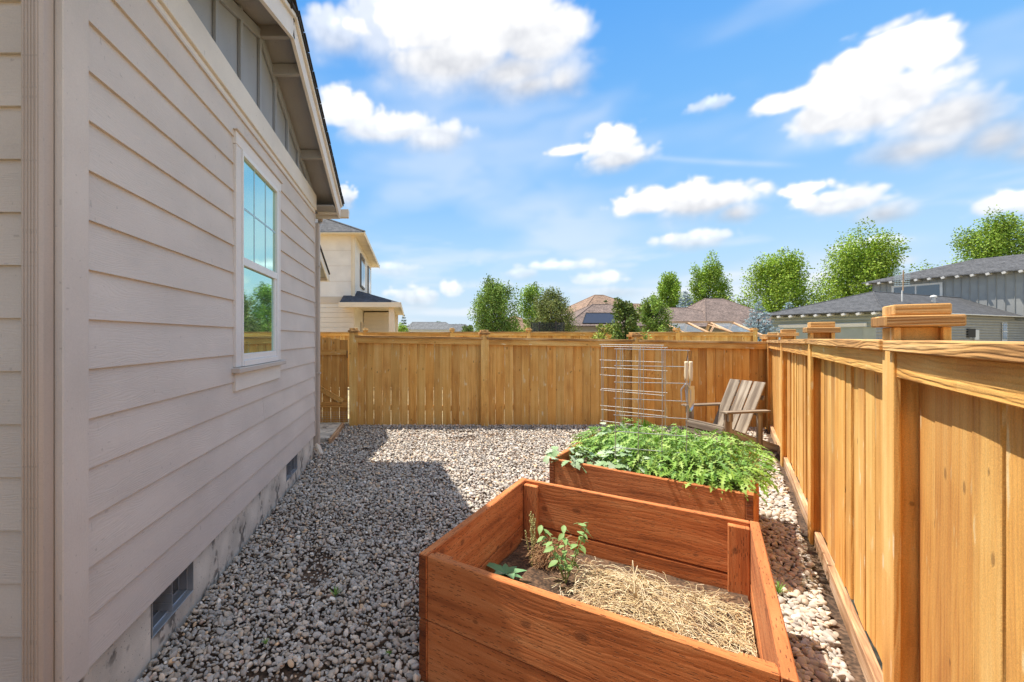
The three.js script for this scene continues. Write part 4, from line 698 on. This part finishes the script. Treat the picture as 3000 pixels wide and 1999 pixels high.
{
  // grey-green house to the right: low garage wing in front, two-storey block behind
  const g = thing('neighbor_house', 'grey two-storey house with white rafter tails and a garage wing beyond the side fence', 'house', at(25.4, 0, 23.4));
  const A = [-.37, .929], B = [.929, .37], C0 = [25.4, 23.4], base = (a, b, y) => [C0[0] + A[0] * a + B[0] * b - 25.4, y, -(C0[1] + A[1] * a + B[1] * b) + 23.4];
  const sage = painted([.42, .43, .35]), grey = painted([.41, .40, .37]), slate = painted([.33, .34, .335]), white = painted([.78, .76, .72]);
  const W = (p) => [p[0], p[1], p[2]], face = (name, a0, b0, a1, b1, y0, y1, mat, par = g) => part(par, name, polys([[base(a0, b0, y0), base(a1, b1, y0), base(a1, b1, y1), base(a0, b0, y1)]]), mat);
  // garage wing: footprint a 0.45..5.5, b 0.45..24
  face('wall', .45, .45, 5.5, .45, -.1, 2.95, sage); face('wall', .45, .45, .45, 24, -.1, 2.95, grey); face('wall', 5.5, .45, 5.5, 24, -.1, 2.95, sage);
  for (let k = 0; k < 16; k++) { const y = .0 + k * .18; part(g, 'siding_plank', bar(base(.44, .50, y), base(.44, 24, y), .012, .17, .001).translate(0, .08, 0), grey); if (y > 1.9) part(g, 'siding_plank', bar(base(.44, .44, y), base(5.5, .44, y), .17, .012, .001).translate(0, .08, 0), sage); }
  const ry = 4.45, e = 2.9, R = [base(0, 0, e), base(5.95, 0, e), base(5.95, 26, e), base(0, 26, e)], r0 = base(2.97, 6.6, ry), r1 = base(2.97, 24, ry);
  const rf = part(g, 'roof', polys([[R[1], R[0], r0], [R[0], R[3], r1, r0], [R[1], R[2], r1, r0], [R[0], R[1], R[2], R[3]]]), roofGrey);
  for (const [p, q] of [[R[0], R[1]], [R[0], R[3]]]) part(rf, 'fascia', bar([p[0], p[1] - .03, p[2]], [q[0], q[1] - .03, q[2]], .04, .07, .002), q === R[3] ? white : roofGrey);
  for (const [p, q] of [[R[0], r0], [R[1], r0], [r0, r1]]) part(rf, 'ridge_cap', rod(p, q, .045, .045, 5), roofGrey);
  for (let k = 0; k < 9; k++) { const a = .35 + k * .64; part(rf, 'rafter_tail', bar([...base(a, -.10, e - .15)], [...base(a, .5, e - .09)], .12, .14, .004), white); }
  const gd = holder(g, 'garage_door'); face('door_panel', 1.0, .435, 4.9, .435, 0, 2.05, painted([.38, .40, .34]), gd); part(gd, 'door_trim', bar(base(.8, .40, 2.15), base(5.05, .40, 2.15), .1, .24, .003), white); part(gd, 'door_trim', bar(base(4.97, .42, 0), base(4.97, .42, 2.06), .16, .05, .003), white);
  { const w = holder(g, 'window'), y0 = 1.2, y1 = 2.5; face('frame', .41, 16.6, .41, 17.5, y0, y1, white, w); face('pane', .39, 16.72, .39, 17.38, y0 + .1, y1 - .1, farGlass, w); part(w, 'mullion', bar(base(.38, 16.7, 1.85), base(.38, 17.4, 1.85), .06, .04), white); }
  part(g, 'meter_box', board(.5, .55, .16, 'y', .02), darkIron, base(.34, 11.6, 1.72)); part(g, 'meter_box', board(.3, .65, .14, 'y', .02), white, base(.35, 12.4, 1.6)); part(g, 'wall_lamp', board(.14, .22, .14, 'y', .02), white, base(5.1, .36, 1.95));
  part(g, 'drain_pipe', rod(base(.38, 5.2, 0), base(.38, 5.2, 2.8), .03), white);
  // upper block
  const U0 = [39.4, 38], ub = (t, k, y) => [U0[0] - A[0] * t + B[0] * k - 25.4, y, -(U0[1] - A[1] * t + B[1] * k) + 23.4], ue = 6.2;
  part(g, 'upper_wall', polys([[ub(.5, .5, 2.6), ub(12, .5, 2.6), ub(12, .5, ue), ub(.5, .5, ue)], [ub(.5, .5, 2.6), ub(.5, .5, ue), ub(.5, 8, ue), ub(.5, 8, 2.6)]]), slate);
  for (let k = 0; k < 29; k++) part(g, 'batten', rod(ub(.55 + k * .41, .48, 2.7), ub(.55 + k * .41, .48, ue - .02), .022, .022, 4), slate);
  const u = [ub(0, 0, ue), ub(13, 0, ue), ub(13, 9, ue), ub(0, 9, ue)], k0 = ub(5.0, 4.5, ue + 1.55), k1 = ub(8.5, 4.5, ue + 1.55);
  const ur = part(g, 'upper_roof', polys([[u[0], u[1], k1, k0], [u[3], u[0], k0], [u[3], u[2], k1, k0], [u[1], u[2], k1], [u[0], u[1], u[2], u[3]]]), roofGrey);
  part(ur, 'fascia', bar([u[0][0], u[0][1] - .04, u[0][2]], [u[1][0], u[1][1] - .04, u[1][2]], .03, .10, .002), roofGrey);
  for (let k = 0; k < 13; k++) { const t = .4 + k * .72; part(ur, 'rafter_tail', bar(ub(t, -.12, ue - .16), ub(t, .52, ue - .1), .15, .17, .004), white); }
  { const w = holder(g, 'upper_window'), P = (t, y, o) => ub(t, .46 - o, y), q = (n, t0, t1, y0, y1, o, m) => part(w, n, polys([[P(t0, y0, o), P(t1, y0, o), P(t1, y1, o), P(t0, y1, o)]]), m); q('frame', 1.7, 4.55, 4.15, 5.75, .02, white); q('pane', 1.85, 3.05, 4.30, 5.60, .04, farGlass); q('pane', 3.15, 4.4, 4.30, 5.60, .04, farGlass); }
  // roof vent
  const vt = part(g, 'roof_vent', new THREE.LatheGeometry([[.0, 0], [.10, 0], [.09, .35], [.17, .40], [.15, .50], [0, .56]].map(q => new THREE.Vector2(...q)), 12), white, base(1.75, 11.0, 3.72));
  // antenna standing on the garage roof
  const an = thing('antenna', 'grid antenna on a pale mast above the grey garage roof', 'antenna', at(25.4 + base(1.5, 6.2, 0)[0], 3.62, 23.4 - base(1.5, 6.2, 0)[2]));
  part(an, 'mast', rod([0, 0, 0], [.0, .75, 0], .035), white); part(an, 'mast', rod([.05, .7, 0], [.08, 2.0, 0], .03), palewood);
  const gm = new THREE.MeshStandardMaterial({ color: lin(.55, .68, .72), roughness: .5, metalness: .3 }); for (let k = 0; k < 9; k++) part(an, 'grid_bar', rod([-.5, 1.05 + k * .13, .02], [.48, 1.05 + k * .13, -.02], .010, .010, 4), gm); for (let k = 0; k < 11; k++) part(an, 'grid_bar', rod([-.5 + k * .098, 1.04, .0], [-.5 + k * .098, 2.1, 0], .007, .007, 4), gm);
}
{
  // greenhouse frame beyond the fence, trampoline net
  const g = thing('greenhouse', 'pale timber greenhouse roof frame with clear panels behind the neighbor fence', 'greenhouse', at(10.9, 0, 16.2)), D = 15.4, D2 = 17.2, xs = [9.55, 10.4, 11.1, 11.75, 12.35], y0 = 1.5, y1 = 2.0, q = (x, y, d) => [x - 10.9, y, -d + 16.2];
  for (const x of [9.6, 10.5, 11.35, 12.2]) { part(g, 'rafter', bar(q(x + .28, y0, D), q(x - .15, y1, 16.3), .09, .05), palewood); part(g, 'rafter', bar(q(x + .28, y0, D2), q(x - .15, y1, 16.3), .09, .05), palewood); }
  part(g, 'ridge_beam', bar(q(9.4, y1 + .02, 16.3), q(12.1, y1 + .02, 16.3), .06, .08), palewood); part(g, 'sill_beam', bar(q(9.7, y0, D), q(12.5, y0, D), .06, .09), palewood); part(g, 'sill_beam', bar(q(9.7, y0, D2), q(12.5, y0, D2), .06, .09), palewood);
  const pane = new THREE.MeshPhysicalMaterial({ color: lin(.62, .68, .68), roughness: .25, transmission: .8, thickness: 0 }); for (let k = 0; k < 3; k++) { const x = 9.6 + k * .86; if (k !== 1) part(g, 'roof_pane', polys([[q(x + .33, y0 + .01, D), q(x + 1.08, y0 + .01, D), q(x + .66, y1 - .01, 16.28), q(x - .09, y1 - .01, 16.28)]]), pane); }
  for (const [x, d] of [[9.7, D], [12.5, D], [9.7, D2], [12.5, D2]]) part(g, 'corner_post', bar(q(x, -.1, d), q(x, y0, d), .09, .09), palewood); part(g, 'gable_frame', bar(q(9.62, y0, D), q(9.42, y1, 16.3), .07, .05), palewood);
  part(g, 'vent_frame', bar(q(10.75, 1.62, 15.6), q(11.25, 1.92, 16.1), .05, .04), palewood); part(g, 'vent_frame', bar(q(11.55, 1.62, 15.6), q(11.0, 1.92, 16.1), .05, .04), palewood);
  const t = thing('trampoline', 'trampoline with black safety net behind the neighbor fence', 'trampoline', at(6.3, 0, 20)), net = new THREE.MeshStandardMaterial({ color: lin(.02, .022, .026), roughness: .9, transparent: true, opacity: .5, side: THREE.DoubleSide });
  part(t, 'net', new THREE.CylinderGeometry(.68, .68, 1.35, 20, 1, true), net, [0, 1.45, 0]); part(t, 'bed', new THREE.CylinderGeometry(.66, .66, .03, 20), net, [0, .75, 0]);
  for (let k = 0; k < 6; k++) { const a = k * 1.047 + .3; part(t, 'pole', rod([Math.cos(a) * .7, -.1, Math.sin(a) * .7], [Math.cos(a) * .72, 2.16, Math.sin(a) * .72], .025), darkIron); }
}

// ---------------------------------------------------------------- trees: tapered trunk and limbs, crown of many small leaf faces gathered on branches
const barkMat = std({ color: lin(.14, .11, .085), roughness: .95 });
const foliage = new THREE.MeshPhysicalMaterial({ vertexColors: true, roughness: .62, side: THREE.DoubleSide, transmission: .2, thickness: 0, ior: 1.3 });
class Leaves {
  constructor() { this.p = []; this.c = []; this.n = []; }
  add(x, y, z, dir, nrm, l, w, col) {                  // a folded diamond
    const s = new THREE.Vector3().crossVectors(dir, nrm).normalize(), m = .45, q = (a, b, f) => [x + dir.x * a * l + s.x * b * w + nrm.x * f, y + dir.y * a * l + s.y * b * w + nrm.y * f, z + dir.z * a * l + s.z * b * w + nrm.z * f];
    const A = q(0, 0, 0), B = q(m, -.5, w * .18), C = q(1, 0, 0), D = q(m, .5, w * .18);
    this.p.push(...A, ...B, ...C, ...A, ...C, ...D); for (let i = 0; i < 6; i++) { this.c.push(...col); }
  }
  geo() { const g = new THREE.BufferGeometry(); g.setAttribute('position', new THREE.Float32BufferAttribute(this.p, 3)); g.setAttribute('color', new THREE.Float32BufferAttribute(this.c, 3)); g.computeVertexNormals(); return g; }
}
const rv = (r) => { const a = r() * 6.283, z = r() * 2 - 1, q = Math.sqrt(1 - z * z); return new THREE.Vector3(Math.cos(a) * q, z, Math.sin(a) * q); };
// broadleaf: crown from y0 to y1, greatest half width R at share m of the crown height; branches rise steeply
function broadleaf(name, label, [x, d], y0, y1, R, o = {}) {
  const { n = 70, per = 70, leaf = .26, col = [.115, .215, .035], vary = .6, m = .38, seed = 1, up = .75, group, bark = barkMat, squat = 1 } = o, r = rng(seed), t = thing(name, label, 'tree', [x, 0, -d], 0, group), H = y1 - y0, L = new Leaves(), wood = [];
  const width = (s) => s < m ? Math.sqrt(Math.max(0, 1 - ((m - s) / (m + .12)) ** 2)) : Math.pow(Math.max(0, 1 - ((s - m) / (1.03 - m)) ** 2.1), .62);
  wood.push(rod([0, 0, 0], [0, y0 + H * .45, 0], R * .055 + .05, R * .03, 7), rod([0, y0 + H * .45, 0], [0, y0 + H * .85, 0], R * .03, .015, 6));
  for (let k = 0; k < n; k++) {
    const s = Math.pow((k + .5) / n, .82), a = k * 2.39996 + (r() - .5) * .9, w = width(s) * R * (.66 + .34 * r()) * (.45 + 1.08 * vn3(Math.cos(a) * 1.6 + seed * 7.3, s * 4.2, Math.sin(a) * 1.6 + seed, 3)), core = r() < .28, inner = core ? .25 + .4 * r() : .62 + .3 * r();
    const wi = core ? w * .5 : w, tip = new THREE.Vector3(Math.cos(a) * wi, y0 + s * H * (core ? .92 : 1) + (r() - .5) * H * .10, Math.sin(a) * wi * squat), st = new THREE.Vector3(tip.x * .12, Math.max(y0 * .9, tip.y - w * (.7 + up * .6)), tip.z * .12), ax = tip.clone().sub(st);
    const bl = ax.length(); ax.normalize(); wood.push(rod(st.toArray(), tip.toArray(), .012 * R + .01, .006, 4));
    const cq = r(), cr = R * (.11 + .15 * cq) * (core ? 1.2 : 1), ck = 1 + (r() - .5) * vary, tall = cr * (1.3 + .9 * r());
    for (let i = 0; i < per * (.45 + 1.1 * cq); i++) {
      const v = rv(r), q = Math.pow(r(), .42), along = -r() * bl * .45 * inner, px = tip.x + v.x * cr * q + ax.x * along, py = tip.y + v.y * tall * q + ax.y * along, pz = tip.z + v.z * cr * q + ax.z * along;
      const dir = rv(r).addScaledVector(v, 1.1); dir.y -= .15; dir.normalize(); const nn = rv(r).multiplyScalar(.8); nn.y += .6; nn.addScaledVector(v, .45).normalize(); const kk = .86 * ck * (.72 + .5 * r()), l = leaf * (.7 + .6 * r());
      L.add(px, py, pz, dir, nn, l, l * .75, [col[0] * kk * (.9 + .25 * r()), col[1] * kk, col[2] * kk]);
    }
  }
  part(t, 'trunk', join(wood), bark); part(t, 'crown', L.geo(), foliage); return t;
}
// conifer: whorls of drooping boughs set with needles
function conifer(name, label, [x, d], h, R, o = {}) {
  const { col = [.13, .19, .20], seed = 1, whorls = 15, y0 = .1, needle = .16, droop = .25, per = 46, taper = .9, group } = o, r = rng(seed), t = thing(name, label, 'tree', [x, 0, -d], 0, group), L = new Leaves(), wood = [rod([0, 0, 0], [0, h * .97, 0], .03 * R + .05, .01, 6)];
  for (let k = 0; k < whorls; k++) {
    const s = k / (whorls - 1), y = mix(h * y0, h * .97, Math.pow(s, .92)), w = R * Math.pow(1 - s, taper) * 1 + .05, nb = Math.round(5 + 7 * (1 - s));
    for (let b = 0; b < nb; b++) {
      const a = b / nb * 6.283 + k * 1.1 + r() * .5, l = w * (.75 + .4 * r()), dir = new THREE.Vector3(Math.cos(a), -droop + .55 * s, Math.sin(a)).normalize(), kk = .75 + .5 * r(); wood.push(rod([0, y, 0], [dir.x * l, y + dir.y * l, dir.z * l], .012, .004, 3));
      const cnt = Math.max(8, Math.round(per * l / R));
      for (let i = 0; i < cnt; i++) { const q = Math.pow(r(), .65), spread = (1 - q * .6) * l * .22, nd = rv(r).multiplyScalar(.9).addScaledVector(dir, .9).normalize(), u = rv(r); u.y += .6; u.normalize(); const c = kk * (.8 + .4 * r()); L.add(dir.x * l * q + (r() - .5) * spread * 2, y + dir.y * l * q + (r() - .5) * spread + .12 * l * q * q, dir.z * l * q + (r() - .5) * spread * 2, nd, u, needle * (.7 + .6 * r()), needle * .32, [col[0] * c, col[1] * c, col[2] * c]); }
    }
  }
  part(t, 'trunk', join(wood), barkMat); part(t, 'crown', L.geo(), foliage); return t;
}
const px = (p, d) => (p - 943) * d / 1000;             // lateral place of a bearing at a distance
{
  broadleaf('maple_tree', 'broad round green maple left of the small tan roof', [px(1137, 38), 38], .4, 6.15, 2.25, { n: 95, per: 243, leaf: 0.140, seed: 11, col: [0.264, 0.401, 0.075], m: .42, up: .4 });
  broadleaf('maple_tree', 'light green open maple between the round maple and the pine', [px(1222, 43), 43], .8, 6.5, 1.75, { n: 46, per: 194, leaf: 0.148, seed: 12, col: [0.324, 0.482, 0.075], m: .45 });
  broadleaf('pine_tree', 'dense olive pine behind the trampoline', [px(1268, 30), 30], .4, 4.5, 1.65, { n: 120, per: 194, leaf: 0.096, seed: 13, col: [0.213, 0.259, 0.067], m: .40, up: 1.2 });
  broadleaf('maple_tree', 'slim upright maple left of the paired maple crowns', [px(1537, 56), 56], 1.5, 9.4, 2.3, { n: 64, per: 226, leaf: 0.192, seed: 15, col: [0.304, 0.463, 0.052], up: 1.1, m: .38 });
  broadleaf('maple_tree', 'tall maple with spire top above the brown roof', [px(1628, 57), 57], 1.5, 11.0, 3.0, { n: 80, per: 243, leaf: 0.198, seed: 16, col: [0.335, 0.490, 0.052], up: 1.1, m: .38 });
  broadleaf('maple_tree', 'full bright green maple beside the blue spruces', [px(1796, 50), 50], 1.2, 10.8, 4.1, { n: 110, per: 275, leaf: 0.198, seed: 17, col: [0.354, 0.508, 0.052], up: .9, m: .38 });
  broadleaf('maple_tree', 'large maple rising behind the grey garage roof', [px(1985, 52), 52], 1.5, 13.1, 5.2, { n: 125, per: 291, leaf: 0.217, seed: 18, col: [0.335, 0.482, 0.051], up: .9, m: .40 });
  broadleaf('maple_tree', 'dark-edged maple behind the grey two-storey roof', [px(2290, 56), 56], 3, 16.4, 5.6, { n: 120, per: 291, leaf: 0.230, seed: 19, col: [0.294, 0.437, 0.054], up: .7, m: .36 });
  broadleaf('garden_tree', 'small dark leafy tree just beyond the back fence', [px(1437, 11.5), 11.5], .5, 2.42, .5, { n: 44, per: 147, leaf: 0.064, seed: 20, col: [0.203, 0.294, 0.059], m: .4, up: 1 });
  broadleaf('garden_tree', 'rounded green garden tree behind the neighbor fence', [px(1500, 16), 16], .6, 2.85, .62, { n: 60, per: 194, leaf: 0.057, seed: 21, col: [0.264, 0.411, 0.067], m: .45, up: .6 });
  broadleaf('shrub', 'yellow-green shrub poking above the back fence', [px(1388, 9.6), 9.6], .3, 1.70, .36, { n: 26, per: 97, leaf: 0.048, seed: 22, col: [.34, .42, .07], m: .5 });
  conifer('blue_spruce', 'blue spruce behind the garage corner', [px(1743, 25), 25], 3.45, 1.35, { seed: 31, col: [0.324, 0.419, 0.459], needle: .17, whorls: 14, per: 60 });
  conifer('blue_spruce', 'blue spruce half hidden between the maples and the brown roof', [px(1575, 46), 46], 6.3, 2.2, { seed: 32, col: [0.284, 0.365, 0.392], needle: .28, whorls: 14, per: 60 });
  conifer('blue_spruce', 'blue spruce peeping over the garage roof edge', [px(1812, 33), 33], 4.1, 1.7, { seed: 33, col: [0.324, 0.419, 0.459], needle: .2, whorls: 13, per: 60 });
  conifer('pine_tree', 'dark pine top in front of the tan roof', [px(1392, 42), 42], 5.0, 1.6, { seed: 34, col: [0.143, 0.205, 0.075], needle: .22, whorls: 11, per: 44, droop: -.1 });
  conifer('pine_tree', 'small dark pine far left of the tan roof', [px(1348, 60), 60], 6.4, 1.1, { seed: 35, col: [0.108, 0.162, 0.108], needle: .25, whorls: 10, per: 34 });
  conifer('pine_tree', 'dark conifer beside the cream house porch', [px(928, 80), 80], 5.6, 1.5, { seed: 36, col: [0.095, 0.149, 0.081], needle: .3, whorls: 10, per: 40 });
  broadleaf('shrub', 'round bright shrub beside the cream house porch', [px(924, 40), 40], .3, 2.6, .75, { n: 26, per: 129, leaf: 0.102, seed: 37, col: [0.386, 0.535, 0.075] });
  // a far-off belt of trees along the horizon
  const r = rng(2024);
  const far = [[957, 110, 4.4, 2.2], [985, 120, 4.0, 3], [1008, 118, 5.2, 2], [1052, 105, 4.3, 2.6], [1074, 60, 2.8, 1.2], [905, 120, 4.2, 3], [1335, 90, 5.5, 3], [1690, 80, 5.0, 3], [1850, 75, 5.5, 3], [1700, 70, 4.6, 2.4]];
  far.forEach(([p, d, h, w], i) => broadleaf('distant_tree', 'distant dark green tree low on the horizon', [px(p, d), d], .2, h, w, { n: 26, per: 114, leaf: 0.256, seed: 700 + i, col: [0.203, 0.294, 0.081], m: .35, group: 'distant trees along the horizon' }));
  // bare pale-stemmed tree
  const b = thing('bare_tree', 'pale leafless tree between the maples', 'tree', [px(1702, 58), 0, -58]), w = [rod([0, 0, 0], [0, 4, 0], .12, .06)]; for (let k = 0; k < 34; k++) { const a = r() * 6.283, s = 2.2 + 2.6 * r(), L = 1.2 + 2.4 * r(), q = [Math.cos(a) * L * .4, s + L * .9, Math.sin(a) * L * .4]; w.push(rod([0, s * .8, 0], q, .035, .012, 4)); for (let j = 0; j < 3; j++) w.push(rod(q.map((v, i) => v * (i === 1 ? .93 : .8)), [q[0] + (r() - .5) * .8, q[1] + .6 * r(), q[2] + (r() - .5) * .8], .014, .006, 3)); } part(b, 'branches', join(w), std({ color: lin(.52, .42, .28), roughness: .9 }));
}
renderer.render(scene, camera);
